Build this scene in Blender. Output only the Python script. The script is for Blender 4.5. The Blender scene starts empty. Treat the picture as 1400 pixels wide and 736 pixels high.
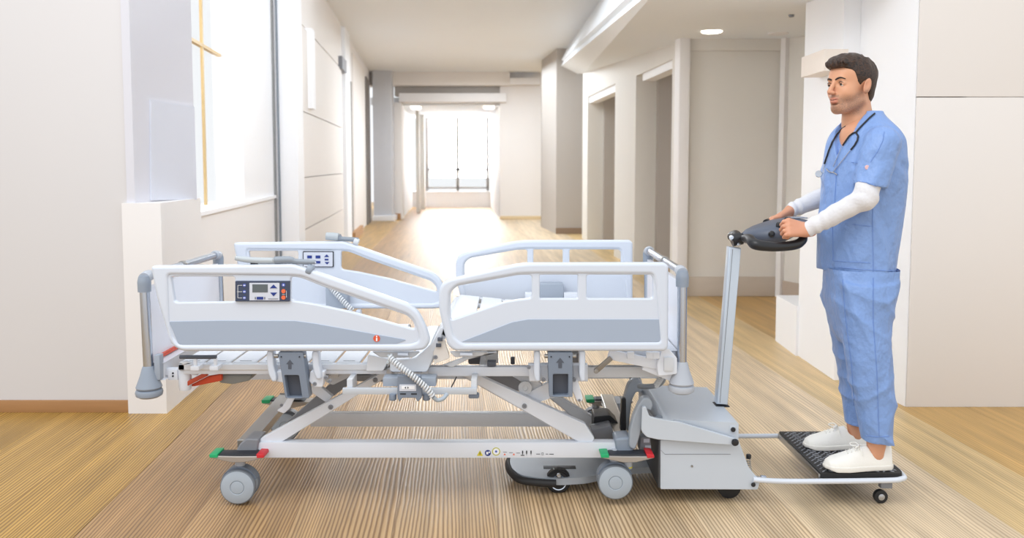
import bpy, bmesh, math, random
import numpy as np
from mathutils import Vector, Matrix
from mathutils.geometry import tessellate_polygon
random.seed(7)
rng = np.random.default_rng(7)
SC = bpy.context.scene
COL = SC.collection

# ------------------------------------------------------------------ camera
F = 1119.0; CX = 700.0; CY = 303.0; CAMZ = 1.48; TH = 0.0699
cam_d = bpy.data.cameras.new('camera'); cam = bpy.data.objects.new('camera', cam_d); COL.objects.link(cam)
cam.location = (0, 0, CAMZ); cam.rotation_euler = (math.pi/2 - TH, 0, 0)
cam_d.sensor_width = 36; cam_d.lens = F*36/1400; cam_d.shift_y = -65/1400
cam_d.clip_start = 0.05; cam_d.clip_end = 200
cam_d.dof.use_dof = True; cam_d.dof.focus_distance = 3.6; cam_d.dof.aperture_fstop = 2.6
SC.camera = cam
# ------------------------------------------------------------------ light
w = bpy.data.worlds.new('world'); SC.world = w; w.use_nodes = True
bg = w.node_tree.nodes['Background']; bg.inputs[0].default_value = (0.95, 0.975, 1.0, 1); bg.inputs[1].default_value = 1.0
def area(name, loc, rot, sx, sy, e, col=(1, 1, 1)):
    l = bpy.data.lights.new(name, 'AREA'); l.shape = 'RECTANGLE'; l.size = sx; l.size_y = sy; l.energy = e; l.color = col
    o = bpy.data.objects.new(name, l); COL.objects.link(o); o.location = loc; o.rotation_euler = rot; return o
area('studio_light', (-1.6, 1.2, 4.8), (math.radians(22), math.radians(-12), 0), 3.0, 2.5, 95, (1, 1, 1))
area('window_light', (-1.85, 29.5, 2.2), (math.radians(-90), 0, 0), 2.2, 2.4, 1150, (1, 1, 1))
area('corridor_fill', (-.6, 17, 3.7), (0, 0, 0), 2.2, 7.0, 250, (.84, .92, 1))  # added fill lamp brightening the hallway, not a fitting of its ceiling
area('daylight_left', (-4.3, 5.9, 3.0), (0, math.radians(-90), math.radians(25)), 2.5, 2.0, 130, (.97, .985, 1))
area('side_fill', (1.6, 6.6, 3.3), (math.radians(35), 0, 0), 1.4, 1.0, 280, (.90, .95, 1))  # added fill lamp to brighten the side aisle and cream wall
vs = SC.view_settings; vs.view_transform = 'Standard'; vs.look = 'None'; vs.gamma = 1; vs.exposure = 0.26
try: vs.use_curve_mapping = False
except Exception: pass
SC.display_settings.display_device = 'sRGB'
SC.cycles.max_bounces = 8
# ------------------------------------------------------------------ pixel helpers
cT, sT = math.cos(TH), math.sin(TH)
def ray(px, py):
    u = (px-CX)/F; v = (CY-py)/F
    return Vector((u, cT + v*sT, v*cT - sT))
def P(px, py, Y):                      # the point at depth Y seen at a pixel
    d = ray(px, py); return Vector((d.x*Y/d.y, Y, CAMZ + d.z*Y/d.y))
def G(px, py, z=0.0):                  # the point at height z seen at a pixel
    d = ray(px, py); t = (z-CAMZ)/d.z; return Vector((d.x*t, d.y*t, z))
# ------------------------------------------------------------------ materials
MATS = {}
def S2L(c): return tuple((x/255/12.92 if x/255 <= .04045 else ((x/255+.055)/1.055)**2.4) for x in c)
def mat(name, rgb, rough=.5, metal=0.0, var=.03, vscale=6.0, bump=0.0, bscale=40.0, coat=0.0, bdist=.01, emit=0, spec=.5, stretch=None, sss=0):
    if name in MATS: return MATS[name]
    m = bpy.data.materials.new(name); m.use_nodes = True; nt = m.node_tree; b = nt.nodes['Principled BSDF']
    c = S2L(rgb)
    tc = nt.nodes.new('ShaderNodeTexCoord'); src = tc.outputs['Object']
    if stretch:
        mp = nt.nodes.new('ShaderNodeMapping'); mp.inputs['Scale'].default_value = stretch; nt.links.new(src, mp.inputs[0]); src = mp.outputs[0]
    n = nt.nodes.new('ShaderNodeTexNoise'); n.inputs['Scale'].default_value = vscale; n.inputs['Detail'].default_value = 3; nt.links.new(src, n.inputs['Vector'])
    mx = nt.nodes.new('ShaderNodeMix'); mx.data_type = 'RGBA'
    mx.inputs[6].default_value = tuple(max(0, x*(1-var)) for x in c)+(1,); mx.inputs[7].default_value = tuple(min(1, x*(1+var)) for x in c)+(1,)
    nt.links.new(n.outputs[0], mx.inputs[0]); nt.links.new(mx.outputs[2], b.inputs['Base Color'])
    b.inputs['Roughness'].default_value = rough; b.inputs['Metallic'].default_value = metal
    b.inputs['Specular IOR Level'].default_value = spec; b.inputs['Coat Weight'].default_value = coat
    if sss: b.inputs['Subsurface Weight'].default_value = sss; b.inputs['Subsurface Radius'].default_value = (.01, .004, .002); b.inputs['Subsurface Scale'].default_value = 1
    if bump:
        n2 = nt.nodes.new('ShaderNodeTexNoise'); n2.inputs['Scale'].default_value = bscale; n2.inputs['Detail'].default_value = 4; nt.links.new(src, n2.inputs['Vector'])
        bp = nt.nodes.new('ShaderNodeBump'); bp.inputs['Strength'].default_value = bump; bp.inputs['Distance'].default_value = bdist
        nt.links.new(n2.outputs[0], bp.inputs['Height']); nt.links.new(bp.outputs[0], b.inputs['Normal'])
    if emit: b.inputs['Emission Color'].default_value = c+(1,); b.inputs['Emission Strength'].default_value = emit
    MATS[name] = m; return m
rail_white = mat('rail_white', (208, 216, 229), .32, var=.01)
rail_grey = mat('rail_grey_insert', (162, 175, 194), .4, var=.015)
deck_white = mat('deck_white', (224, 228, 234), .4, var=.01)
frame_white = mat('frame_white', (222, 227, 236), .4, var=.02)
frame_grey = mat('frame_grey', (206, 210, 216), .42, var=.05)
frame_dark = mat('frame_dark', (134, 137, 144), .45, var=.08)
slate = mat('slate_plastic', (122, 133, 149), .45, var=.03)
slate_dark = mat('slate_dark_plastic', (78, 84, 96), .5, var=.03)
bumper_grey = mat('bumper_grey', (142, 153, 168), .4, var=.02)
bumper_pale = mat('bumper_pale', (178, 184, 194), .4, var=.02)
chrome = mat('brushed_chrome', (188, 194, 204), .26, 1.0, var=.04)
steel = mat('satin_steel', (170, 168, 165), .35, 1.0, var=.08)
black = mat('black_plastic', (26, 27, 31), .35, var=.1)
blackrub = mat('black_rubber', (30, 30, 32), .6, var=.1, bump=.1)
wheel_grey = mat('wheel_grey', (170, 181, 192), .38, var=.03)
green = mat('green_pad', (30, 170, 110), .45); red = mat('red_pad', (205, 42, 52), .45)
orange = mat('orange_lever', (214, 78, 44), .45)
tug_grey = mat('tug_grey', (196, 204, 214), .38, var=.015)
tug_dark = mat('tug_dark_grey', (150, 158, 168), .42, var=.03)
navy = mat('navy_print', (28, 52, 130), .5); ink = mat('dark_print', (40, 44, 52), .5)
panel_navy = mat('panel_slate_blue', (58, 68, 92), .4); panel_pale = mat('panel_pale', (205, 210, 222), .4)
lcd = mat('grey_screen', (90, 98, 102), .25); orange_print = mat('orange_print', (232, 110, 70), .5)
yellow = mat('yellow_print', (214, 200, 60), .5); white_print = mat('white_print', (240, 242, 246), .5)
blue_print = mat('blue_print', (86, 104, 190), .5)
handset = mat('handset_grey', (176, 184, 190), .45)
wall_white = mat('wall_white', (236, 234, 234), .55, var=.012, vscale=1.5)
wall_left_m = mat('wall_left_paint', (214, 212, 213), .6, var=.02, vscale=1.1)
wall_bright = mat('wall_bright', (244, 245, 248), .5, var=.01, vscale=2)
wall_gloss = mat('wall_gloss_panel', (214, 214, 222), .28, var=.02, vscale=1.2)
wall_warm = mat('wall_warm', (232, 227, 223), .6, var=.02, vscale=1)
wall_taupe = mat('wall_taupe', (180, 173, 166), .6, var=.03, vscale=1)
wall_cream = mat('wall_cream', (226, 223, 217), .6, var=.03, vscale=1)
taupe_base = mat('baseboard_taupe', (200, 190, 178), .5, var=.06, vscale=3, stretch=(1, 1, 6))
ceil_m = mat('ceiling_paint', (236, 240, 244), .7, var=.015, vscale=.8)
gap_shade = mat('gap_shade', (60, 54, 50), .7); groove_m = mat('groove_grey', (150, 146, 142), .7)  # groove_m: plain grey for a jamb strip and the far glazing bars
brass = mat('brass_mullion', (214, 186, 134), .4, .2, var=.1)
base_wood = mat('baseboard_wood', (172, 128, 84), .5, var=.15, vscale=3, stretch=(1, 1, 14))
glass_m = bpy.data.materials.new('window_glass'); glass_m.use_nodes = True
_b = glass_m.node_tree.nodes['Principled BSDF']; _b.inputs['Transmission Weight'].default_value = 1; _b.inputs['Roughness'].default_value = .02; _b.inputs['IOR'].default_value = 1.02
lamp_glow = mat('lamp_glow', (255, 246, 230), .5, emit=6)
def floor_mat():
    m = bpy.data.materials.new('oak_boards'); m.use_nodes = True; nt = m.node_tree; N = nt.nodes; L = nt.links; b = N['Principled BSDF']
    tc = N.new('ShaderNodeTexCoord'); oi = N.new('ShaderNodeObjectInfo')
    off = N.new('ShaderNodeVectorMath'); off.operation = 'MULTIPLY_ADD'
    cmb = N.new('ShaderNodeCombineXYZ')
    for i in range(3): L.new(oi.outputs['Random'], cmb.inputs[i])
    off.inputs[1].default_value = (37, 19, 7); L.new(cmb.outputs[0], off.inputs[0]); L.new(tc.outputs['Object'], off.inputs[2])
    mp = N.new('ShaderNodeMapping'); mp.inputs['Scale'].default_value = (1, .10, 1); L.new(off.outputs[0], mp.inputs[0])
    big = N.new('ShaderNodeTexNoise'); big.inputs['Scale'].default_value = 3.2; big.inputs['Detail'].default_value = 1.5; L.new(mp.outputs[0], big.inputs['Vector'])
    sub = N.new('ShaderNodeMath'); sub.operation = 'MULTIPLY_ADD'; sub.inputs[1].default_value = .16; sub.inputs[2].default_value = -.08; L.new(big.outputs[0], sub.inputs[0])
    sx = N.new('ShaderNodeSeparateXYZ'); L.new(mp.outputs[0], sx.inputs[0])
    ad = N.new('ShaderNodeMath'); ad.operation = 'ADD'; L.new(sx.outputs[0], ad.inputs[0]); L.new(sub.outputs[0], ad.inputs[1])
    cx = N.new('ShaderNodeCombineXYZ'); L.new(ad.outputs[0], cx.inputs[0]); L.new(sx.outputs[1], cx.inputs[1])
    wv = N.new('ShaderNodeTexWave'); wv.wave_type = 'BANDS'; wv.bands_direction = 'X'; wv.inputs['Scale'].default_value = 19.5; wv.inputs['Distortion'].default_value = 2.2
    wv.inputs['Detail'].default_value = 2.0; wv.inputs['Detail Scale'].default_value = 1.4; L.new(cx.outputs[0], wv.inputs['Vector'])
    st = N.new('ShaderNodeMapping'); st.inputs['Scale'].default_value = (16, .9, 1); L.new(off.outputs[0], st.inputs[0])
    sn = N.new('ShaderNodeTexNoise'); sn.inputs['Scale'].default_value = 1.0; sn.inputs['Detail'].default_value = 4; L.new(st.outputs[0], sn.inputs['Vector'])
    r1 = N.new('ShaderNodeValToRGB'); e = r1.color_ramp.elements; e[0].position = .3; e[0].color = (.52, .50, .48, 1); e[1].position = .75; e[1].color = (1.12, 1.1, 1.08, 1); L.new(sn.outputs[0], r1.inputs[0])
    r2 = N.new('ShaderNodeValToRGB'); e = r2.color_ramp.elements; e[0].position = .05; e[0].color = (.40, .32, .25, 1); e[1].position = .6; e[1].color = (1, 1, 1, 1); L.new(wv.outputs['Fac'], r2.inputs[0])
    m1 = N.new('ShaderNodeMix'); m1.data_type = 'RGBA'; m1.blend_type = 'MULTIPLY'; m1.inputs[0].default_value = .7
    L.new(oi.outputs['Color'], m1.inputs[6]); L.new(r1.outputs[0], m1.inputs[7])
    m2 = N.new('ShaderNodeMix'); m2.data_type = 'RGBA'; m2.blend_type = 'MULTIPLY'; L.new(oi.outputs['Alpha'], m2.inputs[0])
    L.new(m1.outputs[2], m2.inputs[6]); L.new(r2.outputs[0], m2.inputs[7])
    L.new(m2.outputs[2], b.inputs['Base Color'])
    b.inputs['Roughness'].default_value = .36; b.inputs['Specular IOR Level'].default_value = .55
    bp = N.new('ShaderNodeBump'); L.new(oi.outputs['Alpha'], bp.inputs['Strength']); bp.inputs['Distance'].default_value = .0014
    L.new(wv.outputs['Fac'], bp.inputs['Height']); L.new(bp.outputs[0], b.inputs['Normal'])
    return m
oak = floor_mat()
# ------------------------------------------------------------------ object helpers
def tag(o, label=None, cat=None, group=None, kind=None):
    if label: o['label'] = label
    if cat: o['category'] = cat
    if group: o['group'] = group
    if kind: o['kind'] = kind
    return o
def empty(name, loc): 
    o = bpy.data.objects.new(name, None); COL.objects.link(o); o.location = loc; o.empty_display_size = .1; return o
def root_loc(p):
    v = Vector((0, 0, 0))
    while p is not None: v += p.location; p = p.parent
    return v
def link(name, me, m, parent=None, smooth=True):
    """mesh data in world coordinates; stored relative to its root"""
    if m is not None:
        me.materials.clear()
        for mm in (m if isinstance(m, (list, tuple)) else [m]): me.materials.append(mm)
    if parent is not None:
        off = root_loc(parent); me.transform(Matrix.Translation(-off)); o = bpy.data.objects.new(name, me); COL.objects.link(o); o.parent = parent
    else:
        co = [v.co for v in me.vertices]
        c = Vector(((min(v.x for v in co)+max(v.x for v in co))/2, (min(v.y for v in co)+max(v.y for v in co))/2, min(v.z for v in co)))
        me.transform(Matrix.Translation(-c)); o = bpy.data.objects.new(name, me); COL.objects.link(o); o.location = c
    if smooth:
        me.shade_smooth()
        try: me.set_sharp_from_angle(angle=math.radians(38))
        except Exception: pass
    return o
def frombm(name, bm, m, parent=None, smooth=True):
    bmesh.ops.recalc_face_normals(bm, faces=bm.faces)
    me = bpy.data.meshes.new(name); bm.to_mesh(me); bm.free(); return link(name, me, m, parent, smooth)
def bevel_bm(bm, w, seg=2):
    if w > 0: bmesh.ops.bevel(bm, geom=[e for e in bm.edges if e.is_manifold and e.calc_face_angle(0) > .5], offset=w, segments=seg, affect='EDGES', profile=.6, clamp_overlap=True)
def box_bm(bm, lo, hi):
    r = bmesh.ops.create_cube(bm, size=1.0); lo, hi = Vector(lo), Vector(hi)
    for v in r['verts']: v.co = Vector([(lo[i]+hi[i])/2 + v.co[i]*(hi[i]-lo[i]) for i in range(3)])
def box(name, lo, hi, m, parent=None, bev=.004):
    lo2 = [min(a, b) for a, b in zip(lo, hi)]; hi2 = [max(a, b) for a, b in zip(lo, hi)]
    bm = bmesh.new(); box_bm(bm, lo2, hi2); bevel_bm(bm, bev); return frombm(name, bm, m, parent)
def pbox(name, x0, y0, x1, y1, Y0, Y1, m, parent, bev=.003):   # pixel rectangle at depth Y0, pushed back to Y1
    a = P(x0, y0, Y0); b = P(x1, y1, Y0); return box(name, (a.x, Y0, b.z), (b.x, Y1, a.z), m, parent, bev)
def rnd(pts, r, n=5):
    """round polygon corners; r one number or per-corner list"""
    out = []; N = len(pts)
    for i in range(N):
        p0, p1, p2 = Vector(pts[i-1][:2]), Vector(pts[i][:2]), Vector(pts[(i+1) % N][:2])
        rr = r[i] if isinstance(r, (list, tuple)) else r
        d0, d1 = (p0-p1), (p2-p1); l = min(rr, d0.length*.45, d1.length*.45)
        if l < .05*max(1e-9, rr) or rr <= 0: out.append(p1); continue
        a = p1 + d0.normalized()*l; b = p1 + d1.normalized()*l
        for k in range(n+1):
            t = k/n; out.append(a*(1-t)**2 + p1*2*t*(1-t) + b*t*t)
    return out
def plate(name, outl, Y0, Y1, m, parent=None, holes=(), bev=.004, bres=2):
    """flat shape drawn as pixels at depth Y0, real thickness back to Y1"""
    cu = bpy.data.curves.new(name, 'CURVE'); cu.dimensions = '2D'; cu.fill_mode = 'BOTH'
    for poly in [outl]+list(holes):
        q = [P(p[0], p[1], Y0) for p in poly]
        s = cu.splines.new('POLY'); s.points.add(len(q)-1)
        for i, v in enumerate(q): s.points[i].co = (v.x, v.z, 0, 1)
        s.use_cyclic_u = True
    th = (Y1-Y0)/2; bev = min(bev, th*.95)
    cu.extrude = th-bev; cu.bevel_depth = bev; cu.bevel_resolution = bres; cu.offset = -bev
    o = bpy.data.objects.new('tmp', cu); COL.objects.link(o)
    dg = bpy.context.evaluated_depsgraph_get(); me = bpy.data.meshes.new_from_object(o.evaluated_get(dg))
    bpy.data.objects.remove(o); bpy.data.curves.remove(cu); me.name = name
    me.transform(Matrix(((1, 0, 0, 0), (0, 0, -1, (Y0+Y1)/2), (0, 1, 0, 0), (0, 0, 0, 1))))
    return link(name, me, m, parent)
def crm(pts, sub=6, cyc=False):
    pts = [Vector(p) for p in pts]; n = len(pts); out = []
    rg = range(n if cyc else n-1)
    for i in rg:
        p1, p2 = pts[i], pts[(i+1) % n]
        p0 = pts[i-1] if (cyc or i > 0) else p1*2-p2; p3 = pts[(i+2) % n] if (cyc or i+2 < n) else p2*2-p1
        for k in range(sub):
            t = k/sub
            out.append(.5*((2*p1) + (p2-p0)*t + (2*p0-5*p1+4*p2-p3)*t*t + (3*p1-p0-3*p2+p3)*t*t*t))
    if not cyc: out.append(pts[-1])
    return out
def tube(name, pts, r, m, parent=None, cyc=False, sub=5, res=5, caps=True):
    """swept round bar; r number or list per control point"""
    n = len(pts); q = crm(pts, sub, cyc) if sub > 1 else [Vector(p) for p in pts]
    if isinstance(r, (list, tuple)):
        rr = []
        for i in range(len(q)):
            t = min(i/sub, n-1.0001); a = int(t); rr.append(r[a]*(1-(t-a)) + r[min(a+1, n-1)]*(t-a))
    else: rr = [r]*len(q)
    cu = bpy.data.curves.new(name, 'CURVE'); cu.dimensions = '3D'; s = cu.splines.new('POLY'); s.points.add(len(q)-1)
    for i, v in enumerate(q): s.points[i].co = (*v, 1); s.points[i].radius = rr[i]
    s.use_cyclic_u = cyc; cu.bevel_depth = 1.0; cu.bevel_resolution = res; cu.use_fill_caps = caps
    o = bpy.data.objects.new('tmp', cu); COL.objects.link(o)
    dg = bpy.context.evaluated_depsgraph_get(); me = bpy.data.meshes.new_from_object(o.evaluated_get(dg))
    bpy.data.objects.remove(o); bpy.data.curves.remove(cu); me.name = name
    return link(name, me, m, parent)
def lathe_bm(bm, org, axis, prof, seg=32):
    org = Vector(org); ax = Vector(axis).normalized(); u = ax.orthogonal().normalized(); v = ax.cross(u)
    rings = []
    for r, h in prof:
        if r < 1e-6: rings.append([bm.verts.new(org+ax*h)]); continue
        rings.append([bm.verts.new(org + ax*h + (u*math.cos(2*math.pi*k/seg)+v*math.sin(2*math.pi*k/seg))*r) for k in range(seg)])
    for a, b in zip(rings, rings[1:]):
        for k in range(seg):
            k2 = (k+1) % seg
            if len(a) == 1 and len(b) == 1: continue
            if len(a) == 1: bm.faces.new((a[0], b[k], b[k2]))
            elif len(b) == 1: bm.faces.new((a[k], b[0], a[k2]))
            else: bm.faces.new((a[k], b[k], b[k2], a[k2]))
    for rg in (rings[0], rings[-1]):
        if len(rg) > 2: bm.faces.new(rg)
def lathe(name, org, axis, prof, m, parent=None, seg=32):
    bm = bmesh.new(); lathe_bm(bm, org, axis, prof, seg); return frombm(name, bm, m, parent)
def bar(name, a, b, w, d, m, parent=None, bev=.003, up=(0, 1, 0)):
    """rectangular bar from a to b; d across 'up', w the other way"""
    a, b = Vector(a), Vector(b); ax = (b-a).normalized(); u = Vector(up); u = (u - ax*u.dot(ax)).normalized(); v = ax.cross(u)
    bm = bmesh.new(); L = (b-a).length
    r = bmesh.ops.create_cube(bm, size=1.0)
    for q in r['verts']: q.co = (a+b)/2 + ax*q.co.x*L + u*q.co.y*d + v*q.co.z*w
    bevel_bm(bm, bev); return frombm(name, bm, m, parent)
def bolt(c, r=.008, parent=None, name='bolt', m=None, ax=(0, -1, 0)):
    return lathe(name, c, ax, [(r, -.006), (r, .002), (r*.8, .004), (r*.45, .004), (r*.4, .001), (0, .001)], m or frame_dark, parent, 12)
def copy_tree(o, parent=None, delta=None):
    c = o.copy(); COL.objects.link(c); c.parent = parent if parent is not None else o.parent
    if delta is not None: c.location = c.location + Vector(delta)
    for ch in list(o.children): copy_tree(ch, c)
    return c
def shape(name, pts, Y, m, parent, th=.0012):      # thin printed mark, pixels at depth Y
    return plate(name, pts, Y-th, Y+.0006, m, parent, bev=.0002, bres=0)
# ================================================================== SETTING
def prism(name, xy, z0, z1, m, parent=None, bev=0):
    bm = bmesh.new(); lo = [bm.verts.new((p[0], p[1], z0)) for p in xy]; hi = [bm.verts.new((p[0], p[1], z1)) for p in xy]
    bm.faces.new(lo); bm.faces.new(hi)
    for i in range(len(xy)):
        j = (i+1) % len(xy); bm.faces.new((lo[i], lo[j], hi[j], hi[i]))
    bevel_bm(bm, bev); return frombm(name, bm, m, parent, smooth=bev > 0)
def st(o, label, cat): return tag(o, label, cat, kind='structure')
def X(px, Y, py=303): return P(px, py, Y).x
CA = math.atan2(-.0688, 1)          # corridor direction, turned slightly left of the view
ZC = 3.9
# floor: one slab under individually laid boards
fl = box('floor', (-9, -1.2, -.06), (9, 32, -.0125), mat('subfloor', (90, 70, 50), .8), None, 0)
st(fl, 'long oak board floor running down the whole hallway', 'floor')
a = G(316, 527); bb = G(138, 699); sd = (a-bb).normalized()
seam_ang = math.atan2(-sd.x, sd.y)
BW, BL = .42, 5.2
def board_mesh(wd, nm='floorboard'):
    bm = bmesh.new(); box_bm(bm, (0, 0, -.0125), (wd, 34, 0)); bevel_bm(bm, .0006, 1)
    m_ = bpy.data.meshes.new(nm); bm.to_mesh(m_); bm.free(); m_.materials.append(oak); return m_
me0 = board_mesh(BW-.0006); me1 = board_mesh(BW-.003)
for i in range(-18, 21):  # tints across the boards put the light on the floor into their colour
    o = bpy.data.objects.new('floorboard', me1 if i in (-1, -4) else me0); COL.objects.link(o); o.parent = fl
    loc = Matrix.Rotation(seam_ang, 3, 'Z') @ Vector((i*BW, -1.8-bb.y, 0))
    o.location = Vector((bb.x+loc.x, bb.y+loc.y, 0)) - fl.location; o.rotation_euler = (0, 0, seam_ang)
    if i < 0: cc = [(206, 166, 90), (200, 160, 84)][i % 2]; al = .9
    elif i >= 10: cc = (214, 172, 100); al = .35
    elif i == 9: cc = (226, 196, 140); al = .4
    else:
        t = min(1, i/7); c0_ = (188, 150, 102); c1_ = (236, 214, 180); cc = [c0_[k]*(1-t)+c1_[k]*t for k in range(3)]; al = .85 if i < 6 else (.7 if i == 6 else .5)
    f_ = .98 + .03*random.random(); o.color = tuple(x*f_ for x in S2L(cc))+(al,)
# knots in the honey board at the left
# ---- left side
YW = G(90, 563).y
xs = X(180, YW, 560)
wl = box('wall_left', (-6.5, YW, 0), (X(173, YW-.02, 275)+.01, YW+.4, 5.2), wall_left_m, None, 0); st(wl, 'broad plain off-white wall at the far left beside the bed head', 'wall')
bl = box('baseboard_left', (-6.5, YW-.02, 0), (xs, YW, .072), base_wood, None, .003); st(bl, 'brown wooden baseboard along the left wall', 'baseboard')
def along(p, dY, s=-.0688): return (p[0]+s*dY, p[1]+dY)
c0 = (xs-.001, YW-.04); c1 = (X(228, YW-.04, 560), YW-.04)
zt = P(196, 278, YW-.04).z
dd = .75
pl = prism('trim_1', [c0, c1, along(c1, dd), along(c0, dd)], 0, zt, wall_white, None, .012); st(pl, 'white low plinth block at the foot of the left pillar', 'plinth')
u0 = (X(173, YW-.02, 275), YW-.02); u1 = (X(174, YW-.02, 275)+.002, YW-.02)
# the pillar above: front edge at the wall, side face running back to the window
ue = (X(268, YW+.62, 275), YW+.62)
up = prism('wall_left_pillar', [(u0[0], YW-.015), (u0[0]+.05, YW-.018), ue, (ue[0]-.35, ue[1]+.05), (u0[0]-.1, YW+.5)], zt, 5.2, wall_gloss, None, 0)
up.name = 'wall_pillar'; st(up, 'glossy pale grey pillar face left of the tall window', 'pillar')
fa = Vector((u0[0]+.05, YW-.018, 0)); fb = Vector((ue[0], ue[1], 0)); dv = (fb-fa).normalized(); nv = Vector((dv.y, -dv.x, 0))
def on_face(px, z=None, py=None):           # point on the pillar's side face along a pixel
    d = ray(px, py if py is not None else 200); n = nv; t = (fa - Vector((0, 0, CAMZ))).dot(Vector((n.x, n.y, 0)))/(d.x*n.x+d.y*n.y)
    return Vector((0, 0, CAMZ)) + d*t
def quad_on(name, pix, m, parent, th=.012, off=0.0):
    bm = bmesh.new(); v = [on_face(p[0], py=p[1]) for p in pix]
    A_ = [bm.verts.new(q + nv*(off+th)) for q in v]; B_ = [bm.verts.new(q - nv*.005) for q in v]
    bm.faces.new(A_); bm.faces.new(B_)
    for i in range(len(v)): j = (i+1) % len(v); bm.faces.new((A_[i], A_[j], B_[j], B_[i]))
    bevel_bm(bm, .002, 1); return frombm(name, bm, m, parent)
quad_on('access_panel', [(204, 136), (263.5, 146), (267, 273), (205, 274)], mat('panel_blue_white', (214, 217, 228), .3, var=.01), up)
# ---- window bay
YB = 5.95
a0 = (ue[0]-.12, YW+.62); e1 = (X(376, 9.2), 9.2)
zs = P(330, 283, 7.2).z
def wallbox(name, A, B, z0, z1, th, m, parent=None):    # wall from A to B, thickness to the left of travel
    A, B = Vector(A), Vector(B); d = (B-A).normalized(); n = Vector((-d.y, d.x))*th
    return prism(name, [A, B, B+n, A+n], z0, z1, m, parent)
sw = wallbox('wall_left', a0, e1, 0, zs, .35, wall_white); st(sw, 'low white wall below the tall left window', 'wall')
A = Vector(a0); B = Vector(e1); D = (B-A); L_ = D.length; D.normalize(); Nn = Vector((-D.y, D.x))
def on_bay(t, o=0): q = A+D*t+Nn*o; return (q.x, q.y)
def t_of(px, o=0): # param where a pixel column crosses the bay line shifted by o
    u = (px-CX)/F; q = A+Nn*o; return (u*q.y - q.x)/(D.x - u*D.y)
tw = t_of(334)
rv = prism('wall_left', [on_bay(tw), on_bay(L_), on_bay(L_, .26), on_bay(tw, .26)], zs, 5.2, wall_bright); st(rv, 'bright white wall between the tall window and the white column', 'wall')
win = prism('window_1', [on_bay(-.3, .24), on_bay(tw, .24), on_bay(tw, .25), on_bay(-.3, .25)], zs, 5.0, glass_m); st(win, 'tall bright window beside the left pillar', 'window')
def mull(px0, px1, z0, z1):
    t0, t1 = t_of(px0, .18), t_of(px1, .18)
    o = prism('glazing_bar', [on_bay(t0, .18), on_bay(t1, .18), on_bay(t1, .20), on_bay(t0, .20)], z0, z1, brass, win); return o
mull(282, 283.6, zs, 5.0)
zq = P(272, 43, 6.2).z
o = prism('glazing_bar', [on_bay(-.3, .18), on_bay(tw-.002, .18), on_bay(tw-.002, .22), on_bay(-.3, .22)], zq-.013, zq+.013, brass, win)
sl = prism('window_sill', [on_bay(0, -.03), on_bay(L_-.05, -.03), on_bay(L_-.05, .3), on_bay(0, .3)], zs, zs+.03, wall_bright, win)
# column
cA = (X(379, 9.2), 9.2); cB = (X(409, 9.2), 9.2)
co = prism('trim_2', [cA, cB, (cB[0]-.06, 9.7), (cA[0]-.06, 9.7)], 0, 5.2, wall_bright, None, .01); st(co, 'white full-height column right of the tall window', 'column')
cg = prism('trim_3', [(X(374.5, 9.18), 9.18), (X(378, 9.18), 9.18), (X(378, 9.18), 9.4), (X(374.5, 9.18), 9.4)], 0, 5.2, mat('grey_post', (150, 150, 150), .5)); st(cg, 'thin grey vertical strip left of the white column', 'trim')
cg2 = prism('trim_4', [(X(381, 9.15), 9.17), (X(383, 9.15), 9.17), (X(383, 9.15), 9.2), (X(381, 9.15), 9.2)], 0, 5.2, mat('grey_post2', (120, 128, 138), .5)); st(cg2, 'narrow dark line running down the white column face', 'trim')
# panelled wall beyond
pA = Vector((X(411, 9.6), 9.6)); pB = Vector((X(508, 21.8), 21.8)); pd = (pB-pA); pL = pd.length; pd.normalize(); pn = Vector((-pd.y, pd.x))
def pw(px): u = (px-CX)/F; return (u*pA.y - pA.x)/(pd.x-u*pd.y)
def pt(t, o=0): q = pA+pd*t+pn*o; return (q.x, q.y)
lw = prism('wall_left', [pt(-.3, 0), pt(pL), pt(pL, .4), pt(-.3, .4)], 0, 5.2, wall_white); st(lw, 'long white hallway wall with panelled cladding on the left', 'wall')
def zat(px, py, o=-.02):
    u = (px-CX)/F; q = pA+pn*o; t = (u*q.y-q.x)/(pd.x-u*pd.y); Y = q.y+pd.y*t; return P(px, py, Y).z
def wpan(name, x0, x1, z0, z1, m, th=.03, parent=lw):
    t0, t1 = pw(x0), pw(x1); return prism(name, [pt(t0, -th), pt(t1, -th), pt(t1, .01), pt(t0, .01)], z0, z1, m, parent, .006)
zr = [0.05, zat(440, 301), zat(440, 240), zat(440, 163), zat(440, 62)]
for z0, z1 in zip(zr, zr[1:]): wpan('wall_panel', 412.5, 467, z0+.008, z1-.008, wall_warm)
wpan('wall_panel', 412.5, 467, zr[4]+.03, 4.6, wall_warm, .015)
wpan('grab_rail', 420, 424, zat(422, 148), zat(422, 38), wall_bright, .09)
wpan('door_closer', 464, 470, zat(467, 95), zat(467, 78), frame_dark, .08)
wpan('door_jamb', 470, 476.5, 0, 4.6, wall_bright, .06)
wpan('door_jamb', 479.5, 481, 0.1, zat(480, 110), groove_m, .03)
wpan('wall_panel', 483, 499, .1, 3.7, wall_warm, .03)
wpan('door_gap', 500.5, 504.5, 0, 3.6, mat('gap_grey', (120, 114, 110), .7), .04)
wpan('wooden_foot', 478, 490, 0, .16, base_wood, .10)
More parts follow.
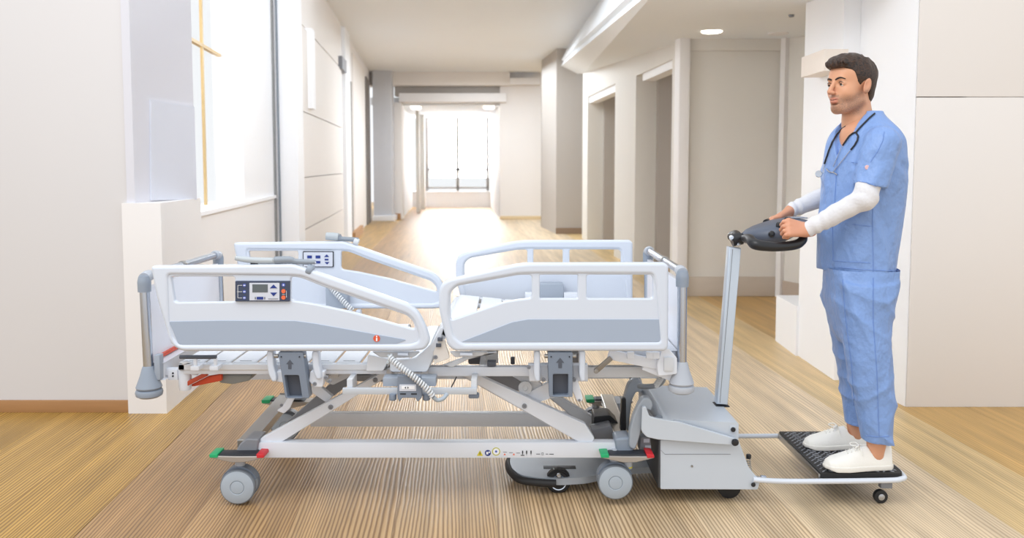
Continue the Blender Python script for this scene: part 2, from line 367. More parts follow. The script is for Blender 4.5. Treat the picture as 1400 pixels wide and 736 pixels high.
# ---- far portal
YP = 22.0
def fx(px): return X(px, YP, 200)
def fz(py, Y=YP): return P(640, py, Y).z
def fbox(name, x0, x1, z0, z1, Y0, Y1, m, parent=None): return box(name, (X(x0, Y0, 200), Y0, z0), (X(x1, Y0, 200), Y1, z1), m, parent, .01)
g = fbox('trim_5', 510, 535.5, 0, ZC, 21.4, 21.9, mat('grey_column', (206, 207, 212), .5)); st(g, 'pale grey square column at the far left of the hallway end', 'column')
g = fbox('baseboard_left', 508, 537.5, 0, .14, 21.3, 21.95, wall_white); st(g, 'white base block around the far grey column', 'baseboard')
pw1 = fbox('wall_back', 536, 549.5, 0, fz(140), YP, YP+.4, wall_warm); st(pw1, 'narrow pier on the left of the bright far opening', 'wall')
g = fbox('trim_6', 539, 547, 0, .16, YP-.03, YP, base_wood); st(g, 'brown wooden foot of the narrow far pier', 'trim')
pw2 = fbox('wall_back', 683.5, 741, 0, ZC, YP, YP+.4, wall_warm); st(pw2, 'warm white end wall right of the bright far opening', 'wall')
g = fbox('baseboard_back', 683.5, 741, 0, .09, YP-.04, YP, mat('pale_wood', (214, 190, 150), .5)); st(g, 'pale wooden baseboard on the far end wall', 'baseboard')
pw3 = fbox('wall_back', 480, 697, fz(118), ZC, YP-.25, YP+.4, wall_warm); st(pw3, 'light bulkhead across the top of the far opening', 'wall')
pw4 = fbox('wall_back', 540, 697, fz(131), fz(118), YP+.1, YP+.4, wall_taupe); st(pw4, 'recess band above the far opening, its shadow painted in taupe', 'wall')  # recess shadow put into the band's darker colour
g = fbox('trim_7', 546, 692, fz(140), fz(128), YP-.15, YP+.4, wall_white); st(g, 'white lintel beam over the far opening', 'beam')
g = fbox('trim_8', 697, 738, fz(117), fz(108), YP-.3, YP, wall_white); st(g, 'white box trim at the top of the far end wall', 'trim')
YE = 28.2
xl0, xr0 = X(549.5, YP+.4), X(683.5, YP+.4)
ZI = 3.08
g = wallbox('wall_back', (xl0, YP+.4), (xl0-.0688*6, YE), 0, ZI, .3, wall_bright); st(g, 'bright left wall inside the far lobby', 'wall')
g = wallbox('wall_back', (xr0-.0688*6, YE), (xr0, YP+.4), 0, ZI, .3, wall_bright); st(g, 'bright right wall inside the far lobby', 'wall')
g = box('ceiling', (xl0-.8, YP+.3, ZI), (xr0+.4, YE+.3, ZI+.2), ceil_m, None, 0); st(g, 'low ceiling of the far lobby', 'ceiling')
g = box('trim_9', (xl0+.14, 24.6, 0), (xl0+.24, 24.8, ZI), wall_cream, None, .01); st(g, 'thin taupe post inside the far lobby', 'post')
g = box('trim_9', (xl0+.0, 26.6, 0), (xl0+.18, 26.9, ZI), wall_cream, None, .01); st(g, 'second pale post standing deeper in the far lobby', 'post')
wx0, wx1 = X(584, YE), X(667, YE); zb = P(626, 263, YE).z
eb = box('wall_back', (xl0-.8, YE, 0), (xr0+.3, YE+.2, zb), wall_white, None, 0); st(eb, 'low wall below the far end window', 'wall')
box('window_sill', (xl0-.6, YE-.05, zb), (xr0+.1, YE+.2, zb+.04), wall_bright, eb, 0)
ww = box('window_2', (wx0-.4, YE+.1, zb), (wx1+.3, YE+.11, ZI), glass_m, None, 0); st(ww, 'large bright window closing the far end of the hallway', 'window')
for px, wd in ((584, .05), (626, .05), (667, .05)):
    c = X(px, YE); box('glazing_bar', (c-wd, YE+.02, zb), (c+wd, YE+.09, ZI), groove_m, ww, 0)
for py, wd in ((232, .04), (257, .03)):
    z = P(626, py, YE).z; box('glazing_bar', (wx0, YE+.02, z-wd), (wx1, YE+.09, z+wd), groove_m, ww, 0)
for i, (px, nm) in enumerate(((563, 'left'), (683, 'right'))):
    p = P(px, 147, 23.0 if i == 0 else 22.9); p.x += (.12 if i == 0 else -.3)
    o = lathe('spotlight', (p.x, p.y, ZI), (0, 0, -1), [(.14, 0), (.14, .05), (.11, .07), (0, .06)], lamp_glow); o.location.z = ZI-.07
    tag(o, 'small bright ceiling spotlight at the %s corner of the far opening' % nm, 'lamp', 'spotlights in the far lobby')
# ---- main ceiling
def at_z(px, py, z): return G(px, py, z)
mc = [at_z(830, -4, ZC), at_z(754, 101, ZC)]
g = prism('ceiling', [(mc[0].x+.05, mc[0].y-1.2), (X(746, 22.4), 22.3), (-4.25, 22.3), (-2.95, mc[0].y-1.2)], ZC, ZC+.2, ceil_m); st(g, 'wide flat off-white ceiling over the hallway centre', 'ceiling')
# sloped side ceiling and beam
def zsl(Y): return 2.86+(Y-9.2)*.058
def at_sl(px, py):
    d = ray(px, py); t = (CAMZ - (2.86-9.2*.058))/(.058*d.y - d.z); return Vector((d.x*t, d.y*t, CAMZ+d.z*t))
s0 = at_sl(890, -4); s1 = at_sl(797, 101)
def slab(name, top, th, m, parent=None):
    bm = bmesh.new(); lo = [bm.verts.new(p) for p in top]; hi = [bm.verts.new(Vector(p)+Vector((0, 0, th))) for p in top]
    bm.faces.new(lo); bm.faces.new(hi)
    for i in range(len(top)): j = (i+1) % len(top); bm.faces.new((lo[i], lo[j], hi[j], hi[i]))
    return frombm(name, bm, m, parent, False)
ex = s0 + (s0-s1).normalized()*.9
g = slab('ceiling', [ex, s1, Vector((1.9, s1.y, zsl(s1.y))), Vector((5.0, s1.y, zsl(s1.y))), Vector((5.0, ex.y, zsl(ex.y)))], .15, ceil_m); st(g, 'lower side ceiling with round downlights', 'ceiling')
m0 = Vector((mc[0].x, mc[0].y, ZC)); m1 = Vector((mc[1].x, mc[1].y, ZC))
g = slab('trim_10', [m0+(m0-m1)*.1, m1, s1, s0, s0+(s0-s1)*.08], .12, ceil_m); st(g, 'sloping ceiling beam between the high and the low ceiling', 'beam')
for px, py, lab in ((973, 42.5, 'lit round downlight in the lower side ceiling above the tall cream wall'), (1064, 45, 'faint round downlight close to the wall corner behind the lamp box')):
    p = at_sl(px, py); o = lathe('downlight', p, (0, 0, -1), [(.10, -.01), (.10, .012), (.085, .016), (0, .010)], lamp_glow if px < 1000 else wall_white); tag(o, lab, 'lamp')
    tag(o, group='downlights in the side ceiling')
g = lathe('smoke_detector', at_sl(1082, 20), (0, 0, -1), [(.025, 0), (.02, .02), (0, .02)], frame_dark); tag(g, 'tiny dark sensor on the side ceiling', 'sensor')
# ---- right side
q1 = G(760, 320); q2 = G(797, 321)
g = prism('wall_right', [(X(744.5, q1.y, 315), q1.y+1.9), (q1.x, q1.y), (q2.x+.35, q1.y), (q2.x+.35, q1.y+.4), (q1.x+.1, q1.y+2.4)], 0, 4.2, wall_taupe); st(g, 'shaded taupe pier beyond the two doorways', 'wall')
prism('baseboard', [(q1.x-.005, q1.y-.03), (q2.x+.3, q1.y-.03), (q2.x+.3, q1.y), (q1.x-.005, q1.y)], 0, .13, mat('baseboard_brown', (140, 118, 98), .5), g)
g = prism('door_1', [(X(740, 19.6), 19.6), (X(744.5, 19.6), 19.6), (X(744.5, 19.6), 19.7), (X(740, 19.6), 19.7)], 0, 3.55, gap_shade); st(g, 'narrow dark strip painted for the shaded gap of a door ajar far down the right side', 'door')  # solid dark strip stands in for the shade inside the gap
dA = Vector((X(797, 16.2, 320), 16.2)); fy = G(935, 405).y; dB = Vector((X(935, fy+.1, 400), fy+.1))
dd_ = (dB-dA); dL = dd_.length; dd_.normalize(); dn = Vector((-dd_.y, dd_.x))  # dn points to the right of corridor
if dn.x < 0: dn = -dn
def dt(px): u = (px-CX)/F; return (u*dA.y-dA.x)/(dd_.x-u*dd_.y)
def dp(t, o=0): q = dA+dd_*t+dn*o; return (q.x, q.y)
def dz(px, py): t = dt(px); return P(px, py, dA.y+dd_.y*t).z
def dwall(name, x0, x1, z0, z1, m, o0=0, o1=.35, parent=None): t0, t1 = dt(x0), dt(x1); return prism(name, [dp(t0, o0), dp(t1, o0), dp(t1, o1), dp(t0, o1)], z0, z1, m, parent)
for x0, x1, lab in ((796, 803, 'thin cream jamb left of the far doorway'), (840, 868, 'cream wall piece between the two doorways'), (917, 934, 'cream wall edge right of the near doorway')):
    g = dwall('wall_right', x0, x1, 0, 4.6, wall_cream); st(g, lab, 'wall')
zl1 = dz(820, 124); zl2 = dz(893, 92)
g = dwall('wall_right', 803, 840, zl1, 4.6, wall_cream); st(g, 'cream wall over the far doorway', 'wall'); dwall('lintel', 803, 840, zl1-.12, zl1, wall_bright, .03, .2, g)
g = dwall('wall_right', 868, 917, zl2, 4.6, wall_cream); st(g, 'cream wall over the near doorway', 'wall'); dwall('lintel', 874, 917, zl2-.10, zl2, wall_bright, .03, .2, g)
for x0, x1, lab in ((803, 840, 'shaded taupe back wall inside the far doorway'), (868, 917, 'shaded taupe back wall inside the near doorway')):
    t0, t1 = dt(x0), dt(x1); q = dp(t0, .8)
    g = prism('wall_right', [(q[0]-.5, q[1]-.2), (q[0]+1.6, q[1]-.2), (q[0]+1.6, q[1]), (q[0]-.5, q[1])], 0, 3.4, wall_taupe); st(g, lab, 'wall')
t1 = dt(872)
g = slab('ceiling', [Vector((*dp(0, .35), 3.4)), Vector((*dp(dL, .35), 3.4)), Vector((4.5, dB.y, 3.4)), Vector((4.5, dA.y, 3.4))], .1, ceil_m); st(g, 'dark ceiling of the rooms behind the doorways', 'ceiling')
# tall cream wall
wy = G(1000, 405).y
xa, xb = X(935, wy, 400), X(1063, wy, 400)
tw_ = box('wall_right', (xa, wy, 0), (xb+.3, wy+.3, 4.4), wall_cream, None, 0); st(tw_, 'tall plain cream wall facing us behind the bed foot', 'wall')
g = box('baseboard_right', (xa, wy-.025, 0), (xb, wy, P(1000, 378, wy).z), taupe_base, None, .006); st(g, 'tall pale taupe baseboard of the cream wall', 'baseboard')
g = box('trim_11', (xa, wy-.04, P(1000, 70, wy).z), (xb, wy, 3.2), wall_cream, None, .01); st(g, 'cream cornice along the top of the cream wall', 'trim')
g = box('trim_12', (xa-.1, wy-.08, 0), (xa+.015, wy+.2, 4.4), wall_white, None, .01); st(g, 'white corner strip left of the cream wall', 'trim')
ry = G(1095, 419).y; xq = X(1097, ry, 415)
g = prism('wall_right', [(xb, wy), (xq+.6, ry-1.0), (xq+1.2, ry-1.0), (xq+.6, wy+.2)], 0, 4.4, wall_cream); st(g, 'cream side wall turning towards us at the corner', 'wall')
rw = g
n2 = Vector((xq+.6-xb, ry-1.0-wy)).normalized(); n3 = Vector((n2.y, -n2.x))
if n3.x > 0: n3 = -n3
a_ = Vector((xb, wy)); b_ = a_+n2*2.4
prism('baseboard', [a_+n3*.02, b_+n3*.02, b_, a_], 0, P(1062, 382, wy).z, mat('baseboard_grey_brown', (188, 174, 160), .5, var=.1, vscale=4), rw)
prism('corner_strip', [a_+n3*.05+n2*.02, a_+n3*.05+n2*.10, a_+n2*.10, a_+n2*.02], 0, 3.1, wall_white, rw)
# white column block on the right
pa = G(1090, 486); pb = G(1140, 520); pc = G(1237, 556)
g = prism('wall_right', [(pa.x, pa.y), (pb.x, pb.y), (pb.x+.5, pb.y), (pa.x+.6, pa.y)], 0, 5.2, wall_bright); st(g, 'bright white column face behind the standing man', 'wall')
lampwall = (pa, pb)
g = prism('wall_right', [(pb.x+.10, pb.y+.1), (pc.x, pc.y), (pc.x+.3, pc.y), (pb.x+.5, pb.y+.1)], 0, 5.2, wall_bright); st(g, 'white side wall between the column and the right front wall', 'wall')
pp = G(1060, 466)
g = prism('trim_13', [(pp.x-.0, pp.y), (pa.x-.02, pa.y-.02), (pa.x+.5, pa.y), (pp.x+.5, pp.y)], 0, P(1075, 412, pp.y-.3).z, wall_bright, None, .01); st(g, 'low white plinth projecting left of the white column', 'plinth')
fr = box('wall_right', (pc.x, pc.y, 0), (7.0, pc.y+.3, 5.2), wall_warm, None, .004); st(fr, 'broad warm white wall at the far right', 'wall')
zj = P(1320, 133, pc.y).z
box('wall_panel', (pc.x+.004, pc.y-.012, .0), (7, pc.y, zj-.0025), wall_warm, fr, .003)
box('wall_panel', (pc.x+.004, pc.y-.012, zj+.0025), (7, pc.y, 5.2), wall_warm, fr, .003)
# lamp box on the white column
lv = (Vector(pb)-Vector(pa)); lv.z = 0; lv.normalize(); ln = Vector((-abs(lv.y), 0, 0)).normalized()
def lamp_pt(px, py, off=.0):
    u = ray(px, py); A0 = Vector((pa.x-off, pa.y, 0)); n = Vector((lv.y, -lv.x, 0)); t = (A0-Vector((0, 0, CAMZ))).dot(n)/u.dot(n); return Vector((0, 0, CAMZ))+u*t
l0 = lamp_pt(1096, 76, .14); l1 = lamp_pt(1127, 70, .14); zb_ = lamp_pt(1112, 101, .14).z
lb = prism('wall_lamp', [(l0.x, l0.y), (l1.x, l1.y), (l1.x+.16, l1.y), (l0.x+.16, l0.y)], zb_, (l0.z+l1.z)/2, mat('lamp_cover', (236, 226, 216), .5), None, .02)
tag(lb, 'beige box-shaped wall lamp on the white column by the man\'s head', 'wall lamp')
# ================================================================== HOSPITAL BED
YN, YF = 3.36, 4.36            # near and far rail planes
bed = empty('hospital_bed', (P(620, 500, YN).x, 3.85, 0))
tag(bed, 'white adjustable hospital bed with grey trimmed side rails standing in the hallway', 'bed')
def cxy(px, py, Y): return P(px, py, Y)
# ---- side rails (drawn on the near side, the far ones are copies)
LO = [(205, 364), (299, 363), (400, 361.5), (425, 369.5), (558, 416), (572, 427), (583, 449), (588, 467), (581, 479), (560, 481), (248, 481), (234, 473), (226, 449), (213, 405)]
LI = [(229, 376), (300, 376.5), (397, 377.5), (412, 378.5), (446, 392), (556, 430), (565, 438), (572, 458), (572, 467), (560, 471), (300, 472), (245, 472), (236, 462), (231, 440)]
RO = [(600, 398), (604, 388), (614, 382), (707, 361.5), (725, 360), (909, 359.5), (914.5, 364), (914, 476), (909, 481), (621, 480.5), (612, 473), (606, 451), (600, 424)]
RI = [(615, 400), (625, 390.5), (708, 375.5), (727, 374.5), (893, 375), (897, 395), (903, 468), (632, 470), (620, 460), (613.5, 430)]
W1 = [(233, 378.5), (319, 378.5), (321, 381), (321, 411), (319, 412.8), (242, 413.8), (238, 412)]
W2 = [(397, 378.5), (411, 380), (445, 393.5), (556, 431.5), (565, 440), (568, 451), (556, 448), (481, 427), (430, 416), (397, 411)]
V1 = [(616, 400), (625, 391.5), (708, 376.5), (727, 376), (727, 408), (712, 409.5), (690, 413), (616, 438.5)]
V2 = [(738, 376), (790, 376), (790, 408.5), (738, 408.5)]
V3 = [(802, 376), (889, 376), (893, 380), (893, 408.5), (802, 408.5)]
def rail(kind):
    if kind == 'head':
        fr = plate('side_rail', rnd(LO, 6), YN-.022, YN+.022, rail_white, bed, [rnd(LI, 5)], .013, 4)
        w_ = [rnd(W1, 4), rnd(W2, 5)]; base = [(p[0], p[1]) for p in LO]
        body = plate('rail_panel', rnd([(212, 370), (300, 369), (400, 369), (425, 377), (556, 423), (570, 434), (580, 455), (582, 472), (560, 477), (250, 477), (236, 464), (220, 405)], 5), YN-.014, YN+.014, rail_white, fr, w_, .006, 3)
        plate('grey_insert', rnd([(231, 440), (300, 438.6), (403, 439), (432, 443), (556, 465), (543, 470), (244, 471)], 3), YN-.0165, YN-.0125, rail_grey, fr, bev=.001)
    else:
        fr = plate('side_rail', rnd(RO, 6), YN-.022, YN+.022, rail_white, bed, [rnd(RI, 5)], .013, 4)
        body = plate('rail_panel', rnd([(607, 398), (620, 387), (707, 368), (905, 368), (908, 474), (624, 475), (612, 458), (606, 424)], 4), YN-.014, YN+.014, rail_white, fr, [rnd(V1, 5), rnd(V2, 2), rnd(V3, 4)], .006, 3)
        plate('grey_insert', rnd([(631, 467.5), (700, 441), (722, 437), (906, 437), (906, 467.5)], 1.5), YN-.0165, YN-.0125, rail_grey, fr, bev=.001)
        plate('inner_step', rnd([(606, 424), (700, 425), (906, 436.4), (906, 437), (722, 437)], 1), YN-.0145, YN-.0125, rail_white, fr, bev=.0005) if False else None
    return fr
r_head = rail('head'); r_foot = rail('foot')
def far_copy(o):
    c = copy_tree(o, bed, (0, YF-YN, 0)); return c
fh = far_copy(r_head); ff = far_copy(r_foot)
fh['label'] = 'far head-end side rail with a small keypad'
for c in (fh, ff):                       # the grey inserts are on the outer faces only
    for ch in c.children:
        if ch.name.startswith('grey_insert'): ch.location.y += .029
# control panel on the near head rail
YC = YN-.017
cp = plate('control_panel', rnd([(321.5, 384.5), (396, 384.5), (396, 412.5), (321.5, 412.5)], 1.2), YC-.008, YC+.006, panel_navy, r_head, bev=.0015)
shape('panel_face', [(341, 387), (382, 387), (382, 411), (341, 411)], YC-.008, panel_pale, r_head)
shape('screen', [(345, 389), (366, 389), (366, 400), (345, 400)], YC-.0085, lcd, r_head, .002)
def marks(name, polys, Y, m, parent):
    o = None; bm = bmesh.new()
    for pl_ in polys:
        q = [P(a, b, Y) for a, b in pl_]; f = [bm.verts.new(v) for v in q]; g_ = [bm.verts.new(v-Vector((0, .0012, 0))) for v in q]
        bm.faces.new(f); bm.faces.new(g_)
        for i in range(len(q)): j = (i+1) % len(q); bm.faces.new((f[i], f[j], g_[j], g_[i]))
    o = frombm(name, bm, m, parent, False)
    if len(polys) > 1: o['kind'] = 'stuff'
    return o
def disc(cx_, cy_, r, n=14): return [(cx_+r*math.cos(2*math.pi*i/n), cy_+r*math.sin(2*math.pi*i/n)) for i in range(n)]
def rect(x0, y0, x1, y1): return [(x0, y0), (x1, y0), (x1, y1), (x0, y1)]
YM = YC-.0095
marks('arrow_keys', [[(369, 394.3), (374, 389.2), (379, 394.3)], [(369.5, 400.2), (379, 400.2), (374, 405.3)], rect(351, 406, 360, 409.8)], YM, navy, r_head)
marks('key_marks', [rect(348.6, 406.3, 349.6, 409.5), rect(361.5, 406.3, 362.5, 409.5), rect(367, 408.6, 380, 409.1)], YM, ink, r_head)
marks('preset_keys', [disc(334.2, 390.3, 2.2), disc(334.2, 399, 2.2), disc(334.2, 407.5, 2.2), disc(387.6, 389.8, 2.5)], YM+.0008, blue_print, r_head)
marks('preset_glyphs', [rect(332.8, 389.8, 335.6, 390.8), rect(332.8, 398.5, 335.6, 399.5), rect(332.8, 407, 335.6, 408), disc(387.6, 389.8, 1.0, 8), rect(325, 390, 325.5, 407.8), rect(325, 390, 331, 390.5), rect(324, 398.8, 331, 399.3), rect(325, 407.3, 331, 407.8), rect(391.5, 397.5, 391.9, 407), rect(386, 402.5, 390, 402.9)], YM, white_print, r_head)
marks('lock_keys', [disc(387.6, 398.3, 2.9), disc(387.6, 407, 2.9)], YM+.0004, orange_print, r_head)
lb_ = lathe('badge', P(515, 463, YN-.0165), (0, -1, 0), [(.014, 0), (.014, .002), (0, .0022)], mat('badge_orange', (222, 88, 52), .4), r_head, 24)
marks('badge_mark', [rect(514.2, 459.3, 515.8, 461.3), rect(514.0, 462.2, 516, 466.5)], YN-.0190, white_print, r_head)
# keypad on the far head rail, facing inwards
YK = YF-.0165
kf = [(413.8, 343.8), (455.8, 344), (456, 365.5), (414, 365.5)]
plate('keypad_frame', rnd(kf, 1), YK-.006, YK+.003, ink, fh, bev=.001)
shape('keypad', rnd([(415, 345), (454.8, 345), (454.8, 364.5), (415, 364.5)], .8), YK-.0062, panel_pale, fh)
marks('keypad_keys', [rect(420, 349.5, 426.5, 353.5), rect(431.5, 349.5, 438, 353.5), rect(431.5, 357, 438, 360.5), rect(420, 357, 426.5, 360.5), [(443, 351.5), (446.8, 348), (450, 351.5)], [(443.7, 358.5), (450.5, 358.5), (447.2, 361.8)], rect(444, 354, 449, 356.3)], YK-.0078, navy, fh)
# ---- rail pivot arms, latch boxes
def latch(x0, x1, xb0, xb1, y0, y1, rec, arrow):
    m = plate('rail_latch', rnd([(x0, y0), (x1, y0), (xb1, y1), (xb0, y1)], 2), YN-.012, YN+.045, slate, bed, [rnd(rec, 2)], .003)
    r_ = [(p[0], p[1]) for p in rec]
    plate('latch_recess', r_, YN+.022, YN+.04, slate_dark, m, bev=.001)
    shape('latch_arrow', arrow, YN-.0122, slate_dark, m)
    for px in (x0+4.5, x1-4.5): bolt(P(px, y0+6, YN-.012), .003, m, 'screw', ink)
    for px in (x0-2, x1+2): lathe('pivot_pin', P(px, y0+5, YN+.005)+Vector((-.008, 0, 0)), (1, 0, 0), [(.009, 0), (.009, .016)], steel, m, 14)
    return m
def arrow(cx_, top, h, w_): return [(cx_, top), (cx_+w_, top+h*.48), (cx_+w_*.45, top+h*.48), (cx_+w_*.45, top+h), (cx_-w_*.45, top+h), (cx_-w_*.45, top+h*.48), (cx_-w_, top+h*.48)]
l1 = latch(380, 414, 390, 423, 482, 545, [(388.5, 513.5), (408.5, 513.5), (413, 544), (393, 544)], arrow(396.2, 492, 13, 5))
l2 = latch(749, 783, 751, 783, 482, 543.5, [(756, 512), (777, 512), (777, 541.5), (756, 541.5)], arrow(765.8, 489.5, 14, 5.5))
def hook(x0, x1, y0, y1, bend):
    return plate('rail_arm', rnd([(x0, y0), (x1, y0), (x1+bend*.2, y0+(y1-y0)*.5), (x1+bend, y1-8), (x1+bend*1.0, y1), (x1+bend-6, y1+1), (x0+bend*.6, y1-8), (x0+bend*.1, y0+(y1-y0)*.45)], 4), YN+.0, YN+.05, rail_white, bed, bev=.008, bres=3)
hooks = [hook(364, 373, 480, 522, 5), hook(426, 435, 480, 519, 4), hook(730, 738.5, 480, 522, 0), hook(792, 800.5, 480, 522, 0)]
plate('arm_bracket', rnd([(375, 508), (386, 508), (390, 524), (375, 522)], 2), YN+.02, YN+.06, frame_white, bed)
plate('arm_bracket', rnd([(424, 508), (444, 508), (441, 530), (430, 530), (422, 522)], 2), YN+.02, YN+.06, frame_white, bed)
plate('arm_bracket', rnd([(722, 499), (750, 499), (750, 522), (724, 522)], 1), YN+.05, YN+.09, frame_white, bed)
plate('arm_bracket', rnd([(783, 499), (804, 499), (804, 522), (783, 522)], 1), YN+.05, YN+.09, frame_white, bed)
for px, py in ((430.5, 525), (446, 516.5), (450.5, 521.5), (723, 502.5), (743, 519.5), (785, 519.5)): bolt(P(px, py, YN+.02), .0085, bed)
for c in hooks+[l1, l2]: copy_tree(c, bed, (0, YF-YN-.05, 0))
# tapered release handles under the rails
for x0, x1 in ((544, 558), (629, 646)):
    tube('release_handle', [P(x0, 484.5, YN+.0), P((x0+x1)/2, 484.5, YN), P(x1, 485, YN)], .0085, rail_white, bed)
plate('handle_shroud', rnd([(508, 481), (575, 481), (566, 489), (548, 490), (520, 489)], 3), YN+.015, YN+.03, mat('shroud_white', (206, 210, 216), .5), bed)  # shrouds in a slightly greyer white than the deck
plate('handle_shroud', rnd([(614, 481), (668, 481), (660, 487), (622, 489)], 3), YN+.015, YN+.03, mat('shroud_white', (206, 210, 216), .5), bed)
# latch box seen behind the far foot rail
b_ = P(754, 397, YF-.05); box('inner_latch', (b_.x-.062, YF-.09, b_.z-.04), (b_.x+.062, YF-.02, b_.z+.04), mat('latch_blue_grey', (158, 168, 182), .45), bed, .006)
for px0, px1 in ((718, 727), (771, 790)): pbox('inner_bracket', px0, 401, px1, 408, YF-.10, YF-.05, frame_white, bed)
b_ = P(463, 405, YF-.06); box('inner_latch', (b_.x-.06, YF-.1, b_.z-.06), (b_.x+.05, YF-.03, b_.z+.06), mat('latch_blue_grey', (158, 168, 182), .45), bed, .006)
# ---- deck sections: frame with slats
def deck(name, pa_, pb_, Y0, Y1, th=.02, n=5, along=True, lipd=.028):
    """pa_,pb_: world (x,z) ends of a section"""
    (x0, z0), (x1, z1) = pa_, pb_
    L = math.hypot(x1-x0, z1-z0); ang = math.atan2(z1-z0, x1-x0)
    bm = bmesh.new()
    for a_, b_ in ((Y0, Y0+.03), (Y1-.03, Y1)): box_bm(bm, (0, a_, -lipd), (L, b_, 0))
    for a_, b_ in ((0, .03), (L-.03, L)): box_bm(bm, (a_, Y0, -lipd), (b_, Y1, 0))
    R = Matrix.Translation((x0, 0, z0)) @ Matrix.Rotation(-ang, 4, 'Y')
    bevel_bm(bm, .004, 1); bmesh.ops.transform(bm, matrix=R, verts=bm.verts); d = frombm(name, bm, deck_white, bed)
    sl_w = L/n
    for i in range(n):
        bm = bmesh.new(); box_bm(bm, (i*sl_w+.006, Y0+.012, -.006), ((i+1)*sl_w-.006, Y1-.012, .006)); bevel_bm(bm, .003, 1)
        bmesh.ops.transform(bm, matrix=R, verts=bm.verts); frombm('slat', bm, deck_white, d)
    bm = bmesh.new()
    for i in range(n):
        box_bm(bm, ((i+.3)*sl_w, Y0+.028, .0062), ((i+.75)*sl_w, Y0+.034, .0067))
    bmesh.ops.transform(bm, matrix=R, verts=bm.verts); s_ = frombm('drain_slots', bm, mat('slot_shadow', (120, 124, 130), .6), d, False); s_['kind'] = 'stuff'
    return d
YD0, YD1 = YN+.07, YF-.07
def xz(px, py, Y=YD0): q = P(px, py, Y); return (q.x, q.z)
zd = xz(300, 498)[1]
deck('backrest_deck', (xz(243, 498)[0], zd), (xz(528, 498)[0], zd), YD0, YD1, n=8)
deck('seat_deck', (xz(534, 503)[0], zd-.01), (xz(578, 503)[0], zd-.01), YD0, YD1, n=2)
deck('thigh_deck', (xz(578, 503)[0], zd-.01), xz(606, 449), YD0, YD1, n=2)
deck('calf_deck', xz(610, 447), xz(760, 462), YD0+.02, YD1-.02, n=4)
deck('foot_deck', xz(764, 462), xz(915, 485), YD0+.02, YD1-.02, n=4)
# curved section corners seen below the rails
plate('deck_corner', rnd([(533, 493), (568, 490), (590, 470), (603, 447), (607, 449), (600, 470), (584, 509), (533, 509)], 4), YN+.045, YN+.06, deck_white, bed, bev=.004)
plate('deck_corner', rnd([(503, 485), (532, 491), (524, 508), (500, 508)], 3), YN+.05, YN+.06, deck_white, bed, bev=.004)
plate('pivot_plate', rnd([(594, 500), (592, 482), (602, 461), (608, 466), (615, 490), (596, 497)], 2), YN+.03, YN+.045, mat('pivot_cream', (222, 216, 210), .45), bed, bev=.002)
for px, py in ((601, 465), (599, 473)): pbox('stop_block', px-3, py-2.5, px+4, py+2, YN+.02, YN+.04, slate_dark, bed, .001)
bolt(P(595.5, 488.5, YN+.03), .009, bed)
# ---- upper frame
def pbar(name, p0, p1, wpx, Y, d, m, bev=.003, parent=None):
    a_, b_ = P(p0[0], p0[1], Y), P(p1[0], p1[1], Y); a_.y = b_.y = Y+d/2
    return bar(name, a_, b_, wpx*Y/F, d, m, parent or bed, bev)
ub = pbar('upper_frame', (250, 506.5), (528, 506.5), 11, YN+.08, .03, frame_white)
pbar('upper_frame_beam', (585, 508.5), (735, 508.5), 13, YN+.09, .04, frame_white)
pbar('upper_frame_beam', (738, 510), (922, 509), 15, YN+.14, .04, frame_grey)
pbar('upper_frame_beam', (440, 516), (560, 519), 9, YN+.3, .05, frame_dark)
for yy in (YF-.18,):
    pbar('upper_frame_beam', (262, 512), (918, 510), 16, yy, .05, frame_white)
pbar('cross_tube', (655, 505), (665, 505), 10, YN+.13, YF-YN-.3, frame_grey)
pbar('cross_tube', (452, 512), (462, 512), 10, YN+.16, YF-YN-.35, frame_grey)
pbar('leg_support_strut', (832, 485), (905, 500), 14, YN+.05, .02, frame_white)
pbar('leg_support_strut', (880, 500), (922, 517), 13, YN+.06, .02, frame_white)
pbar('support_link', (814, 509), (836, 490), 7, YN+.04, .015, mat('bronze_grey', (140, 134, 126), .4, .6))
bolt(P(815, 508, YN+.04), .010, bed, m=steel)
pbar('support_link', (838, 488), (878, 499), 5, YN+.1, .02, frame_dark)
for px in (858, 884, 893): pbox('frame_clip', px, 482, px+9, 491, YN+.03, YN+.05, frame_white, bed, .002)
pbox('frame_clip', 908, 489, 921, 508, YN+.02, YN+.09, frame_grey, bed, .004)
plate('corner_gusset', rnd([(905, 478), (914, 476), (926, 490), (926, 512), (900, 515), (898, 500)], 3), YN+.03, YN+.06, frame_white, bed)
# small dark fittings near the knee joint
pbox('motor_housing', 640, 489, 664, 499, YN+.35, YN+.6, slate_dark, bed, .01)
pbox('rubber_stop', 666, 495, 678, 501.5, YN+.08, YN+.12, slate_dark, bed)
pbox('rubber_stop', 698, 490, 704, 499, YN+.3, YN+.34, slate_dark, bed, .006)
plate('thigh_lever', rnd([(604, 500), (652, 482), (680, 482), (640, 492), (618, 503)], 2), YN+.06, YN+.075, frame_grey, bed)
pbox('thigh_support', 664, 481, 681, 497, YN+.16, YN+.2, mat('matte_grey', (186, 184, 182), .6), bed)
pbox('spring_pack', 783, 484, 793, 498, YN+.3, YN+.4, frame_dark, bed)
